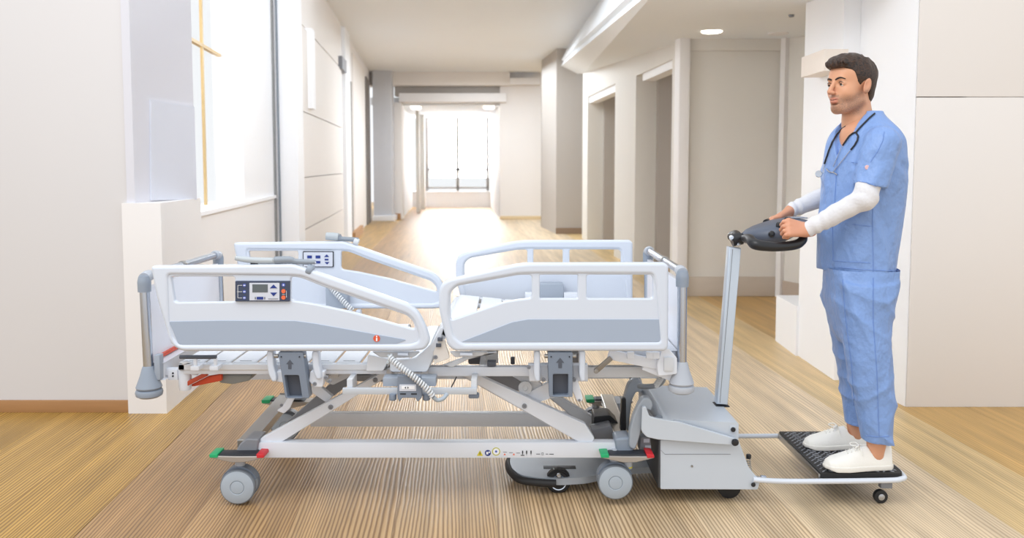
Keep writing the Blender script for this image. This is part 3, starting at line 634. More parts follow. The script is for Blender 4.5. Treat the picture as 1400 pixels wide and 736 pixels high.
# actuator under the left
pl_ = plate('actuator_box', rnd([(298, 513), (345, 513), (341, 521), (318, 526), (300, 524)], 3), YN+.16, YN+.3, mat('actuator_grey', (140, 144, 144), .5), bed, bev=.006)
pbar('release_lever', (246, 530), (282, 512), 6, YN+.09, .02, mat('lever_dark_orange', (180, 72, 44), .5))
plate('release_lever', rnd([(258, 528), (284, 515), (303, 512), (303, 521), (264, 529)], 2), YN+.13, YN+.15, orange, bed)
lathe('pole_socket', P(252.5, 500, YN+.11), (0, 0, -1), [(.024, 0), (.027, .01), (.027, .09), (.024, .105), (0, .107)], frame_white, bed, 24)
pbox('socket_bracket', 229, 506, 243, 520, YN+.10, YN+.12, frame_white, bed)
for py in (510.5, 514.5): bolt(P(236.5, py, YN+.10), .004, bed, 'screw', ink)
# grab handle over the head corner
gh = tube('grip_bar', [P(246, 488.3, YN+.03), P(270, 488.5, YN+.03), P(296, 488.3, YN+.03)], .0085, slate_dark, bed)
for px in (266.5, 294): pbox('grip_post', px-2.5, 490, px+2.5, 503, YN+.025, YN+.04, frame_white, bed)
for px in (266, 292): pbox('grip_foot', px-6, 501, px+6, 507, YN+.02, YN+.09, frame_white, bed)
plate('deck_hook', rnd([(244, 496), (254, 493.5), (262, 497), (250, 500)], 1), YN+.03, YN+.05, frame_grey, bed)
# accessory rail and socket box
ar = pbar('accessory_rail', (468, 535.5), (652, 535.5), 9, YN-.03, .018, mat('rail_silver', (196, 203, 212), .35, .2))
pbox('rail_mount', 640, 540, 655, 546, YN+.0, YN+.05, slate, bed, .01)
for px in (478, 648): pbox('rail_mount', px-4, 519, px+4, 536, YN-.012, YN+.09, frame_grey, bed)
pbox('socket_shelf', 523, 517, 596, 529, YN-.01, YN+.06, mat('shelf_blue_grey', (156, 166, 180), .4), bed, .005)
ab = plate('socket_box', rnd([(543.5, 514), (575, 514), (577, 544), (571, 550), (568, 544.5), (550, 544.5), (546, 550), (543, 544)], 1.5), YN-.06, YN-.03, slate, bed, bev=.003)
shape('socket_face', rnd([(546, 526), (569, 526), (569, 535), (546, 535)], 1), YN-.06, panel_pale, ab, .002)
shape('socket_slot', rnd([(549, 528), (567, 528), (567, 532.5), (549, 532.5)], .8), YN-.0622, white_print, ab)
marks('socket_print', [[(553, 530.3), (555, 528.8), (555, 531.8)], [(559, 530.3), (557, 528.8), (557, 531.8)]], YN-.0634, ink, ab)
for px in (547, 562): shape('socket_notch', rnd(rect(px, 538, px+8, 540), .5), YN-.06, ink, ab)
for px in (537, 583): lathe('rail_knob', P(px, 539, YN-.035), (0, 0, -1), [(.014, 0), (.0155, .004), (.0155, .022), (.012, .026), (0, .027)], slate, bed, 16)
# ---- lower scissor arms
YS = YN+.155
def arm(name, q, Y, d, m): return plate(name, rnd(q, 2), Y, Y+d, m, bed, bev=.003)
arm('lift_arm', [(355, 606), (356, 600), (472, 537), (530, 505), (547, 505), (498, 535), (383, 606)], YS, .035, frame_white)
arm('lift_arm', [(378, 590), (470, 509), (535, 490), (560, 492), (480, 524), (392, 590)], YS+.16, .05, frame_dark)
arm('lift_link', [(420, 533), (432, 524), (455, 543), (446, 551)], YS+.05, .03, frame_white)
arm('lift_link', [(444, 522), (448, 514), (497, 500), (503, 504), (455, 527)], YS+.07, .03, frame_grey)
arm('lift_arm', [(628, 513), (654, 513), (800, 580), (813, 600), (808, 607), (790, 604)], YS, .035, frame_white)
arm('lift_arm', [(700, 515), (730, 515), (760, 545), (748, 545)], YS+.05, .03, frame_grey)
arm('lift_link', [(706, 545), (748, 524), (752, 524), (752, 545), (722, 556)], YS+.04, .03, frame_white)
arm('lift_arm', [(745, 540), (766, 544), (842, 590), (838, 603), (820, 600)], YS+.4, .05, frame_grey)
arm('lift_arm', [(655, 515), (700, 513), (735, 534), (728, 540), (700, 533)], YS+.3, .05, frame_dark)
lathe('arm_roller', P(718, 530, YS+.04), (0, -1, 0), [(.03, 0), (.03, .012), (.022, .014), (.012, .014), (.01, .01), (0, .01)], frame_grey, bed, 20)
for px, py in ((452, 557), (717, 555.5), (510, 510), (513, 520)): bolt(P(px, py, YS-.002), .011, bed)
arm('latch_link', [(394, 544), (403, 544), (396, 559), (388, 566), (378, 562), (386, 556)], YS+.02, .01, frame_white)
arm('latch_link', [(783, 520), (790, 520), (797, 545), (795, 550), (789, 549), (781, 532)], YN+.03, .008, frame_white)
bolt(P(792, 547.5, YN+.03), .006, bed); bolt(P(384.5, 554.5, YS+.02), .006, bed)
tube('thin_rod', [P(624, 516, YS+.2), P(617, 530, YS+.1)], .003, ink, bed, sub=1)
# ---- base
YBs = YN+.14
bb_ = pbar('base_beam', (343, 616), (846, 616), 22, YBs, .05, frame_white, .004)
fbm = pbar('base_beam', (424, 575), (800, 575), 18.5, 3.93, .05, mat('beam_silver', (226, 230, 236), .4, .0), .004)
marks('warning_sign', [[(652, 623.5), (656.2, 616), (660.4, 623.5)]], YBs, yellow, bb_)
marks('warning_mark', [rect(655.8, 618.5, 656.7, 622)], YBs-.001, ink, bb_)
marks('read_sign', [disc(667, 619.6, 4.2)], YBs, navy, bb_)
marks('read_mark', [rect(664.8, 618, 667.5, 621.5), disc(669, 618.6, 1.2, 8)], YBs-.001, white_print, bb_)
marks('load_sign', [disc(678.3, 617.6, 5.6, 20)], YBs, mat('olive_ring', (190, 188, 80), .5), bb_)
marks('load_sign_face', [disc(678.3, 617.6, 4.3, 20)], YBs-.001, white_print, bb_)
marks('load_sign_mark', [disc(678.3, 617.6, 1.6, 8)], YBs-.002, blue_print, bb_)
pm = []
for x_ in (714.5, 720, 726): pm += [rect(x_-.8, 616.5, x_+.8, 620.5), rect(x_-.3, 620.5, x_+.3, 622.5)]
pm += [rect(712, 622.3, 717, 623.3), rect(688, 618.2, 693, 618.6), rect(696, 619, 701, 619.4), rect(706, 619.5, 711, 619.9), rect(733, 620.8, 738.5, 621.4), rect(740.5, 619.3, 743, 619.6), rect(740.5, 622, 743, 622.3), rect(740.5, 619.3, 740.8, 622.3), rect(742.7, 619.3, 743, 622.3), rect(746, 620.8, 749.5, 621.4), rect(751, 620.8, 757, 621.6)]
marks('load_print', pm, YBs, ink, bb_)
marks('load_print_orange', [[(688.5, 622.5), (690, 620), (691.5, 622.5)], [(701, 622.5), (702.5, 620), (704, 622.5)]], YBs, orange_print, bb_)
# head-end and foot-end cross members
def crossm(name, p0, p1, z0, z1, wd, m):
    a_ = Vector(p0); b_ = Vector(p1); return bar(name, a_, b_, z0, wd, m, bed, .006, up=(1, 0, 0))
c0_ = P(336, 609, YBs+.02); c1_ = P(398, 548, 4.28); c1_.z = c0_.z+.0; 
crossm('cross_beam', c0_, Vector((c0_.x-.02, 4.25, c0_.z)), .04, 0, .06, steel)
plate('beam_cover', rnd([(320, 621), (328, 607), (337, 600), (354, 601), (351, 622)], 3), YBs-.01, YBs+.10, frame_dark, bed, bev=.006)
c2_ = P(853, 609, YBs+.02)
crossm('cross_beam', c2_, Vector((c2_.x+.01, 4.25, c2_.z)), .035, 0, .055, mat('beam_beige_steel', (190, 184, 176), .3, .7))
plate('beam_cover', rnd([(840, 600), (862, 598), (867, 619), (843, 620)], 5), YBs-.012, YBs+.09, bumper_grey, bed, bev=.01, bres=3)
q_ = P(843, 556, 4.2); box('beam_cover', (q_.x-.05, 4.16, q_.z-.05), (q_.x+.03, 4.3, q_.z+.03), bumper_pale, bed, .015)
# casters
def caster(px, py, Y, r, lab=None, far=False):
    c = P(px, py, Y); org = Vector(c)
    t_ = lathe('caster', c+Vector((.0, .03, r+.01)), (0, 0, 1), [(.012, -.02), (.022, 0), (.02, .03), (.012, .05)], bumper_pale, bed, 16)
    for dy in (-.012, .05):
        lathe('tyre', c+Vector((0, dy+.009, 0)), (0, -1, 0), [(r*.9, -.011), (r, -.007), (r, .009), (r*.97, .012), (r*.93, .0135)], mat('tyre_grey', (120, 128, 138), .5), t_, 40)
        lathe('wheel', c+Vector((0, dy+.0, 0)), (0, -1, 0), [(r*.93, -.008), (r*.94, .004), (r*.9, .006), (r*.42, .0075), (r*.38, .004), (r*.36, .007), (r*.15, .009), (0, .009)], wheel_grey, t_, 40)
    # fork hood
    bm = bmesh.new(); n = 14; prof = []
    for i in range(n+1):
        a_ = math.radians(20+140*i/n); prof.append((c.x+(r*1.06)*math.cos(a_), c.z+(r*1.10)*math.sin(a_)))
    for i in range(n, -1, -1):
        a_ = math.radians(20+140*i/n); prof.append((c.x+(r*.8)*math.cos(a_), c.z+(r*.8)*math.sin(a_)))
    A_ = [bm.verts.new((x_, c.y+.008, z_)) for x_, z_ in prof]; B_ = [bm.verts.new((x_, c.y+.052, z_)) for x_, z_ in prof]
    for i in range(len(prof)): j = (i+1) % len(prof); bm.faces.new((A_[i], A_[j], B_[j], B_[i]))
    for i in range(n): k_ = 2*n+1-i; bm.faces.new((A_[i], A_[i+1], A_[k_-1], A_[k_])); bm.faces.new((B_[i], B_[i+1], B_[k_-1], B_[k_]))
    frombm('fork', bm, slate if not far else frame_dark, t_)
    return t_, c
def pedal(x0, x1, y, Y, parent, right=True):
    xm = (x0+x1)/2
    plate('brake_pedal', rnd([(x0, y-1.5), (xm, y-.8), (x1, y-1), (x1-1, y+1.5), (xm+12, y+7), (xm-6, y+7.5), (x0+1, y+1)], 2), Y-.02, Y+.06, mat('pedal_steel', (176, 172, 168), .3, .5), parent, bev=.003)
    plate('pedal_top', rnd([(x0+9, y-1), (x0+14, y-3.5), (x1-14, y-4), (x1-9, y-2), (x1-9, y+.2), (x0+9, y+.2)], 1), Y-.012, Y+.05, ink, parent, bev=.002)
    plate('green_pad', rnd([(x0, y-3.5), (x0+11.5, y-4), (x0+12, y+1), (x0+1, y+1)], 1.2), Y-.023, Y+.062, green, parent, bev=.002)
    if right: plate('red_pad', rnd([(x1-11, y-4), (x1-1, y-3.5), (x1, y+1), (x1-10, y+1.5)], 1.2), Y-.023, Y+.062, red, parent, bev=.002)
RW = 24.5*3.47/F
t1_, c1c = caster(326, 665, 3.47, RW)
pedal(285.5, 361, 625.5, 3.45, t1_)
t2_, c2c = caster(841, 658.5, 3.47, RW)
lathe('stem_ring', P(858, 634, 3.50), (0, 0, 1), [(.021, -.02), (.021, .012), (.017, .016), (0, .018)], bumper_pale, t2_, 20)
lathe('stem_ring', P(858, 638, 3.50), (0, 0, 1), [(.0215, -.003), (.0215, .003)], yellow, t2_, 20)
pedal(821, 895, 625.5, 3.45, t2_)
gl = G(390, 592, RW*.98); yf_ = 4.28
t3_, _ = caster(391, 583, yf_, RW, far=True); pedal(357, 425, 551, yf_-.02, t3_, False)
t4_, _ = caster(815, 580, yf_, RW, far=True); pedal(801, 866, 550, yf_-.02, t4_, False)
# ---- head board and foot board
def board(xn, ytop, ybot_pole, ycone, side, pxw, far_x):
    Yb = YN+.06; Yb2 = Yb+.87
    a_ = P(xn, ytop, Yb)
    nm = 'headboard' if side < 0 else 'footboard'
    pol = P(xn+ (6 if side < 0 else -1), ybot_pole, Yb)
    top = Vector((a_.x, Yb, a_.z)); bot = Vector((pol.x, Yb, pol.z))
    dY = Vector((0, Yb2-Yb, 0))
    # panel between the poles
    hb = bar(nm, bot+Vector((.004, .03, .01)), None, .0, .0, None) if False else None
    bm = bmesh.new(); ofs = .03
    q = [top+Vector((.0, ofs, -.045)), top+Vector((0, -ofs, -.045))+dY, bot+Vector((0, -ofs, .0))+dY, bot+Vector((0, ofs, .0))]
    A_ = [bm.verts.new(p+Vector((-.009, 0, 0))) for p in q]; B_ = [bm.verts.new(p+Vector((.009, 0, 0))) for p in q]
    bm.faces.new(A_); bm.faces.new(B_)
    for i in range(4): j = (i+1) % 4; bm.faces.new((A_[i], A_[j], B_[j], B_[i]))
    bevel_bm(bm, .004, 2); hb = frombm(nm, bm, mat('board_white', (232, 234, 242), .3, var=.01), bed)
    for o_ in (Vector((0, 0, 0)), dY):
        tube('pole', [bot+o_, top+o_-Vector((0, 0, .03))], .0205, chrome, hb, sub=1, res=8)
        cap = tube('corner_cap', [top+o_+Vector((0, 0, -.062)), top+o_+Vector((0, 0, -.02)), top+o_+Vector((0, (.0 if o_.y == 0 else 0), .004))], [.0265, .0275, .022], bumper_grey, hb, sub=4, res=8)
        s_ = 1 if o_.y == 0 else -1
        tube('cap_elbow', [top+o_+Vector((0, 0, -.006)), top+o_+Vector((0, s_*.035, .0)), top+o_+Vector((0, s_*.06, .0))], [.024, .025, .022], bumper_pale, hb, sub=3, res=8)
    tube('top_tube', [top+Vector((0, .02, 0)), top+dY-Vector((0, .02, 0))], .0175, chrome, hb, sub=1, res=8)
    lathe('tube_collar', top+dY*.46, (0, 1, 0), [(.021, -.012), (.022, 0), (.021, .012)], steel, hb, 20)
    mC = bumper_grey if side < 0 else bumper_pale
    for o_ in (Vector((0, 0, 0)), dY):
        lathe('corner_bumper', bot+o_+Vector((0, 0, .0)), (0, 0, -1), [(.022, -.008), (.026, 0), (.034, .03), (.048, .068), (.053, .082), (.050, .088), (.045, .091), (.053, .095), (.056, .105), (.053, .118), (.04, .126), (0, .128)], mC, hb, 32)
    return hb, top, bot, dY
hb, ht, hbt, hd = board(197, 379, 503, 540, -1, 15, 300)
fb_, ft, fbt, fd = board(933, 372, 497, 535, 1, 15, 887)
bar('board_trim', hbt+Vector((.012, .04, .03)), hbt+Vector((.012, -.04, .03))+hd, .014, .012, orange, hb, .002, up=(1, 0, 0))
bar('lower_rail', hbt+Vector((.03, .02, -.02)), hbt+Vector((.03, -.02, -.02))+hd, .075, .05, frame_white, hb, .006, up=(1, 0, 0))
bar('lower_rail', fbt+Vector((-.035, .02, .02)), fbt+Vector((-.035, -.02, .02))+fd, .06, .03, frame_white, fb_, .006, up=(1, 0, 0))
pbox('rail_end', 210, 486, 219, 520, YN+.05, YN+.09, mat('latch_blue_grey', (158, 168, 182), .45), hb)
for yy in (YN+.12, YF-.15):
    a_ = Vector((hbt.x+.03, yy, hbt.z-.03)); bar('board_support', a_, a_+Vector((.16, 0, 0)), .03, .03, frame_white, bed)
    a_ = Vector((fbt.x-.03, yy, fbt.z-.0)); bar('board_support', a_, a_+Vector((-.12, 0, 0)), .03, .03, frame_white, bed)
# ================================================================== cable accessories on the bed
def coil(name, path, R, r, turns, m, parent=None, res=2):
    path = crm(path, 8); L = [0]
    for a_, b_ in zip(path, path[1:]): L.append(L[-1]+(b_-a_).length)
    n = turns*9; pts = []
    for i in range(n+1):
        s = L[-1]*i/n; k_ = min(max(0, np.searchsorted(L, s)-1), len(path)-2); t = (s-L[k_])/max(1e-9, L[k_+1]-L[k_])
        c = path[k_].lerp(path[k_+1], min(1, t)); d = (path[k_+1]-path[k_]).normalized(); u = d.orthogonal().normalized() if i == 0 else (u-d*u.dot(d)).normalized(); v = d.cross(u)
        a = 2*math.pi*turns*i/n; pts.append(c+(u*math.cos(a)+v*math.sin(a))*R)
    return tube(name, pts, r, m, parent, sub=1, res=res)
def rail_handle(name, lab, pts, split, Y, clampp):
    h = empty(name, P(pts[0][0], pts[0][1], Y)); tag(h, lab, 'hand control')
    q = [P(a, b, Y) for a, b, _ in pts]; r = [c*Y/F for _, _, c in pts]
    tube('grip_shell', q[:split+1], r[:split+1], handset, h, res=6); tube('dark_shell', q[split:], r[split:], mat('handset_dark', (138, 147, 158), .45), h, res=6)
    return h
hc = rail_handle('hand_control', 'grey hand control lying on the near head-end rail above its keypad', [(322, 353, 3.2), (335, 355, 4.2), (355, 356.5, 4.4), (374, 356.5, 4.2), (376, 356, 5.2), (396, 355.5, 5.0), (404, 357.5, 3.6), (420, 358.5, 3.8), (431, 358.5, 3.0)], 4, YN, None)
p0 = P(427, 359, YN); tube('clip_arm', [P(431, 358, YN), P(426, 364, YN), P(422, 371, YN)], .006, rail_white, hc)
lathe('rail_clamp', P(420, 368, YN), (P(429, 371.5, YN)-P(420, 368, YN)), [(.024, 0), (.026, .004), (.026, .020), (.024, .024)], bumper_grey, hc, 24)
pbox('grip_foot', 342, 357, 352, 362, YN-.008, YN+.008, ink, hc)
hc2 = rail_handle('hand_control', 'grey hand control on top of the far head-end rail', [(446, 323, 5.2), (454, 323.5, 5.6), (463, 324.5, 5.4), (468, 326.5, 3.0), (482, 327.5, 3.2), (490, 328, 3.0)], 2, YF, None)
lathe('rail_clamp', P(484, 329.5, YF), (.9, 0, -.35), [(.018, 0), (.02, .004), (.02, .022), (.018, .026)], frame_grey, hc2, 20)
cc = coil('coiled_cable', [P(533, 489, YN-.035), P(545, 500, YN-.06), P(565, 515, YN-.075), P(585, 533, YN-.075), P(592, 543, YN-.07)], .010, .0042, 21, mat('cable_white', (214, 218, 222), .45))
tag(cc, 'white coiled cable dangling beside the grey socket box under the bed', 'cable', None)
tube('cable_lead', [P(592, 543, YN-.07), P(598, 547.5, YN-.06), P(606, 545, YN-.05), P(612, 538, YN-.02)], .0085, wheel_grey, cc)
tube('cable_lead', [P(531, 486, YN-.01), P(534, 492, YN-.03), P(530, 497, YN-.03), P(536, 484, YN-.02)], .006, handset, cc)
c2 = coil('coiled_cable', [P(451, 392, YF-.10), P(460, 402, YF-.12), P(470, 413, YF-.13), P(481, 424, YF-.14)], .011, .0045, 13, mat('cable_white', (214, 218, 222), .45))
tag(c2, 'white coiled cable on the far side of the mattress deck', 'cable')
# ================================================================== BED TUG
tug = empty('bed_tug', (P(970, 600, 3.75).x, 3.75, 0))
tag(tug, 'pale grey motorised bed mover hooked to the foot of the bed', 'bed mover')
YT0, YT1 = 3.47, 4.03
def tpl(name, pts, Y0, Y1, m, parent=tug, bev=.003, r=1.0): return plate(name, rnd(pts, r), Y0, Y1, m, parent, bev=bev)
lbp = [(903, 602), (1010, 603), (1024, 640), (1037, 655), (1039, 660), (1036, 670), (903, 669.5)]
body_t = tpl('side_panel', lbp, YT0, YT0+.012, tug_grey, r=2)
tpl('chassis', [(905, 600), (1006, 600), (1019, 640), (1029, 657), (1029, 667), (905, 667)], YT0+.01, YT1-.01, tug_dark)
tpl('side_panel', lbp, YT1-.012, YT1, tug_grey, r=2)
q0 = P(903, 602, YT0); q1_ = P(903, 668, YT0)
box('front_plate', (q0.x-.006, YT0+.006, q1_.z), (q0.x+.004, YT1-.006, q0.z+.05), mat('front_charcoal', (70, 72, 76), .5), tug, .002)
marks('panel_seam', [[(903.5, 615.5), (909, 621), (909, 621.6), (903.5, 616.2)], rect(909, 621, 999, 621.6)], YT0-.0004, frame_dark, tug)
bolt(P(946, 637.5, YT0), .005, tug, 'lock', steel)
# hood
zA = P(929, 578, YT0).z
xl, xr = P(902, 578, YT0).x, P(1010, 578, YT0).x
hz = lambda v: P(0, v, YT0).z
bm = bmesh.new()
prof = [(xl-.005, hz(600)), (xl-.005, hz(585)), (xl+.015, hz(579)+.004), (xl+.06, zA+.012), (xl+.14, zA+.008), (xr-.005, zA), (xr, zA-.006), (xr, hz(602))]
A_ = [bm.verts.new((a, YT0, b)) for a, b in prof]; B_ = [bm.verts.new((a, YT1, b)) for a, b in prof]
bm.faces.new(A_); bm.faces.new(B_)
for i in range(len(prof)): j = (i+1) % len(prof); bm.faces.new((A_[i], A_[j], B_[j], B_[i]))
bevel_bm(bm, .008, 3); frombm('hood', bm, tug_grey, tug)
tube('hood_ridge', [Vector((xl+.005, YT0+.05, zA+.004)), Vector((xl+.0, YT0+.2, zA+.014)), Vector((xl, YT1-.15, zA+.014)), Vector((xl+.01, YT1-.02, zA))], [.016, .026, .026, .014], tug_dark, tug)
tpl('hook_arm', [(878, 557), (883, 556), (888, 570), (900, 573), (929, 577.5), (1005, 600), (1011, 603), (1009, 610), (1003, 609.5), (899, 601.5), (884, 598), (877, 590)], YT0-.03, YT0-.012, tug_grey, r=3)
lathe('black_knob', P(1004.5, 604.5, YT0-.03), (0, -1, 0), [(.006, -.01), (.014, 0), (.016, .008), (.012, .016), (0, .019)], black, tug, 20)
pbox('button_plate', 998, 583, 1006, 591.5, YT0-.003, YT0, tug_grey, tug, .001)
lathe('black_knob', P(1002, 587.3, YT0), (0, -1, 0), [(.010, 0), (.011, .005), (.008, .012), (0, .013)], black, tug, 18)
lathe('black_knob', P(1029.5, 662.5, YT0), (0, -1, 0), [(.008, 0), (.010, .006), (.007, .012), (0, .013)], black, tug, 18)
# hooks that grip the bed
def hookplate(pts, Y, lab=None): return tpl('gripping_hook', pts, Y, Y+.05, mat('hook_grey', (158, 166, 176), .4, var=.02), r=4, bev=.006)
hookplate([(874, 552), (880, 544), (889, 545), (893, 554), (890, 562), (885, 560), (879, 570), (876, 592), (872, 606), (868, 616), (860, 612), (861, 590), (866, 570)], YT0+.0)
hookplate([(859, 526), (866, 519), (876, 520), (881, 530), (877, 537), (870, 536), (864, 548), (861, 572), (860, 590), (852, 592), (851, 566), (853, 546)], YT0+.32)
tpl('hook_hinge', [(861, 515), (874, 514), (878, 522), (876, 532), (864, 530)], YT0+.42, YT0+.47, tug_dark, r=3)
tpl('latch_block', [(876, 598), (889, 598), (892, 626), (880, 628), (874, 616)], YT0+.06, YT0+.12, frame_dark, r=2)
for px, py in ((884, 603), (886, 612)): shape('latch_label', rect(px-4, py-2.5, px+4, py+2.5), YT0+.06, panel_pale, tug)
# machinery between hooks and the bed
tpl('coupling_block', [(812, 570), (834, 568), (846, 580), (850, 600), (832, 604), (812, 592)], YT0+.30, YT0+.42, black, r=3)
tpl('coupling_plate', [(812, 566), (836, 563), (838, 574), (812, 576)], YT0+.5, YT0+.55, tug_dark, r=2)
tpl('coupling_frame', [(808, 588), (835, 582), (850, 607), (820, 612)], YT0+.22, YT0+.30, frame_dark, r=2)
tpl('black_link', [(850, 545), (856, 545), (856, 600), (848, 600)], YT0+.2, YT0+.24, black, r=2)
tube('drive_cable', [P(907, 512, 3.52), P(906, 521, 3.55), P(898, 527, 3.6), P(884, 529, 3.65), P(874, 528, 3.7)], .012, tug_dark, tug)
cw = coil('coiled_lead', [P(905, 508, 3.50), P(903, 518, 3.52), P(897, 527, 3.56)], .011, .0035, 9, mat('cable_white', (214, 218, 222), .45), tug)
# under-bed foot with bumper and wheel
Yc = 3.74
zf = .075
ol = [G(695+2, 632, zf), G(700, 641, zf), G(712, 650, zf), G(735, 653.5, zf), G(765, 655, zf), G(800, 653, zf), G(862, 640, zf), G(905, 638, zf), G(905, 618, zf), G(760, 618, zf), G(712, 618, zf), G(698, 624, zf)]
bm = bmesh.new(); o2 = rnd([(p.x, p.y) for p in ol], .03)
lo = [bm.verts.new((p.x, p.y, zf-.03)) for p in o2]; hi = [bm.verts.new((p.x, p.y, zf)) for p in o2]
bm.faces.new(lo); bm.faces.new(hi)
for i in range(len(o2)): j = (i+1) % len(o2); bm.faces.new((lo[i], lo[j], hi[j], hi[i]))
bevel_bm(bm, .004, 2); fp = frombm('drive_foot', bm, mat('foot_plate_grey', (168, 176, 186), .35, .1), tug)
bp_ = [G(760, 655.5, zf), G(735, 654, zf), G(712, 650.5, zf), G(700, 641.5, zf), G(695.5, 632, zf), G(698, 623, zf), G(712, 617, zf)]
tube('bumper_strip', [p-Vector((0, .006, .018)) for p in bp_], .017, blackrub, fp)
ed_ = G(764, 655, zf); wc = Vector((P(764, 655, ed_.y).x, ed_.y+.024, .050)); rw_ = .050
lathe('drive_wheel', wc+Vector((0, -.0, 0)), (0, -1, 0), [(rw_*.6, -.03), (rw_, -.024), (rw_, .0), (rw_*.93, .004), (rw_*.72, .005)], blackrub, fp, 36)
lathe('wheel_hub', wc, (0, -1, 0), [(rw_*.72, 0), (rw_*.7, .007), (rw_*.5, .002), (0, .002)], chrome, fp, 30)
bolt(P(764, 650.5, ed_.y-.012), .010, fp, 'axle_bolt', chrome)
pdl = G(765, 639, zf+.001)
box('wheel_slot', (pdl.x-.075, pdl.y-.02, zf-.001), (pdl.x+.075, pdl.y+.02, zf+.0012), ink, fp, .0005)
bm = bmesh.new()
n = 16; 
for i in range(n): pass
bm.free()
lathe('wheel_guard', Vector((wc.x, wc.y+.02, .052)), (0, 1, 0), [(.052, -.018), (.056, -.014), (.056, .014), (.052, .018), (0, .018)], blackrub, fp, 32)
# rear wheel under body
rwc = G(995, 674, 0); lathe('rear_wheel', Vector((rwc.x-.01, YT0+.06, .052)), (0, 1, 0), [(.03, 0), (.05, .003), (.052, .008), (.052, .035), (.05, .04), (.03, .043)], blackrub, tug, 36)
lathe('rear_wheel', Vector((rwc.x-.01, YT1-.11, .052)), (0, 1, 0), [(.03, 0), (.05, .003), (.052, .008), (.052, .035), (.05, .04), (.03, .043)], blackrub, tug, 36)
# gas spring at the back
coil('release_spring', [P(1023, 627, YT0+.05), P(1024, 637, YT0+.05), P(1026, 648, YT0+.05)], .008, .002, 7, steel, tug)
lathe('spring_cap', P(1023.5, 627, YT0+.05), (0, 0, 1), [(.010, 0), (.011, .004), (.011, .015), (.009, .018), (0, .018)], black, tug, 16)
tube('release_rod', [P(1023, 649, YT0+.05), P(1035, 652, YT0+.05), P(1046, 654, YT0+.045)], .004, steel, tug, sub=2); lathe('rod_end', P(1040, 652.5, YT0+.045), (1, 0, -.1), [(.009, 0), (.009, .018), (.006, .024), (0, .025)], chrome, tug, 14)
# column
ca = G(987, 553, zA); cbY = ca.y
pc_ = [(980, 553), (997.5, 338), (1013.5, 340), (995, 554)]
col_ = plate('steering_column', pc_, cbY-.035, cbY+.02, mat('column_alu', (200, 212, 226), .3, .25, var=.02), tug, bev=.004)
marks('column_groove', [[(984, 551), (1001.3, 341), (1001.9, 341), (984.6, 551)]], cbY-.0355, frame_dark, col_)
box('column_socket', (ca.x-.038, cbY-.04, zA-.003), (ca.x+.026, cbY+.03, zA+.003), ink, tug, .002)
# steering head
Yh = cbY-.01
hub = P(1006, 329, Yh)
hd_ = tube('steering_hub', [hub+Vector((-.022, -.01, 0)), hub+Vector((.022, -.01, .012))], [.028, .030], black, tug, sub=1, res=8)
lathe('hub_pin', P(1000, 325, Yh-.05), (-.3, -1, .3), [(.010, -.03), (.010, .004), (0, .006)], chrome, hd_, 14); lathe('hub_pin', P(1010, 334.5, Yh-.05), (0, -1, 0), [(.008, -.03), (.008, .004), (0, .006)], chrome, hd_, 14)
# console: tilted wedge body
Wn, Wf = 3.57, 3.86
bm = bmesh.new()
secs = [  # (px, pytop, pybot, halfwidthY)
 (1015, 319, 333, .03), (1022, 314, 334, .06), (1034, 309, 335, .10), (1048, 304.5, 337, .125), (1062, 300.5, 335, .13), (1076, 298, 328, .11), (1090, 298.5, 318, .10), (1100, 300, 312, .09), (1104, 303, 308, .06)]
rings = []
for px, yt, yb, hw in secs:
    t_ = P(px, yt, 3.72); b2_ = P(px, yb, 3.72); zc_ = (t_.z+b2_.z)/2; hh = (t_.z-b2_.z)/2; ring = []
    for k_ in range(20):
        a = 2*math.pi*k_/20; s_, c_ = math.sin(a), math.cos(a)
        ring.append(bm.verts.new((t_.x, 3.72+hw*math.copysign(abs(c_)**.7, c_), zc_+hh*math.copysign(abs(s_)**.8, s_)*(1 if s_ > 0 else .8))))
    rings.append(ring)
for a, b in zip(rings, rings[1:]):
    for k_ in range(20): bm.faces.new((a[k_], a[(k_+1) % 20], b[(k_+1) % 20], b[k_]))
bm.faces.new(rings[0]); bm.faces.new(rings[-1])
con = frombm('steering_console', bm, mat('console_charcoal', (84, 92, 108), .4, var=.04), tug)
YL = 3.53
loopn = [P(1018, 326, 3.66), P(1025, 327, 3.60), P(1032, 334, YL), P(1050, 337, YL-.01), P(1072, 337, YL-.01), P(1090, 334, YL), P(1098, 326, YL+.02), P(1093, 315, YL+.04), P(1078, 309, YL+.06), P(1064, 309, YL+.1)]
lp_ = tube('grip_loop', loopn, [.018, .022, .024, .022, .021, .021, .019, .017, .017, .018], black, tug)
mir = []
for p in loopn: q = p.copy(); q.y = 3.72+(3.72-p.y)*.9; mir.append(q)
tube('grip_loop', mir, [.018, .022, .024, .022, .021, .021, .019, .017, .017, .018], black, tug)
pk = P(1055, 320, 3.595); lathe('thumb_switch', pk, (-.2, -1, .3), [(.014, -.01), (.013, .008), (.008, .016), (0, .017)], black, con, 16)
lathe('thumb_switch', P(1077, 299.5, 3.68), (0, -.2, 1), [(.016, -.01), (.014, .006), (0, .008)], ink, con, 16)
box('display_strip', P(1082, 299, 3.68), P(1098, 297.5, 3.74)+Vector((0, 0, .004)), mat('strip_grey', (150, 158, 170), .3), con, .002)
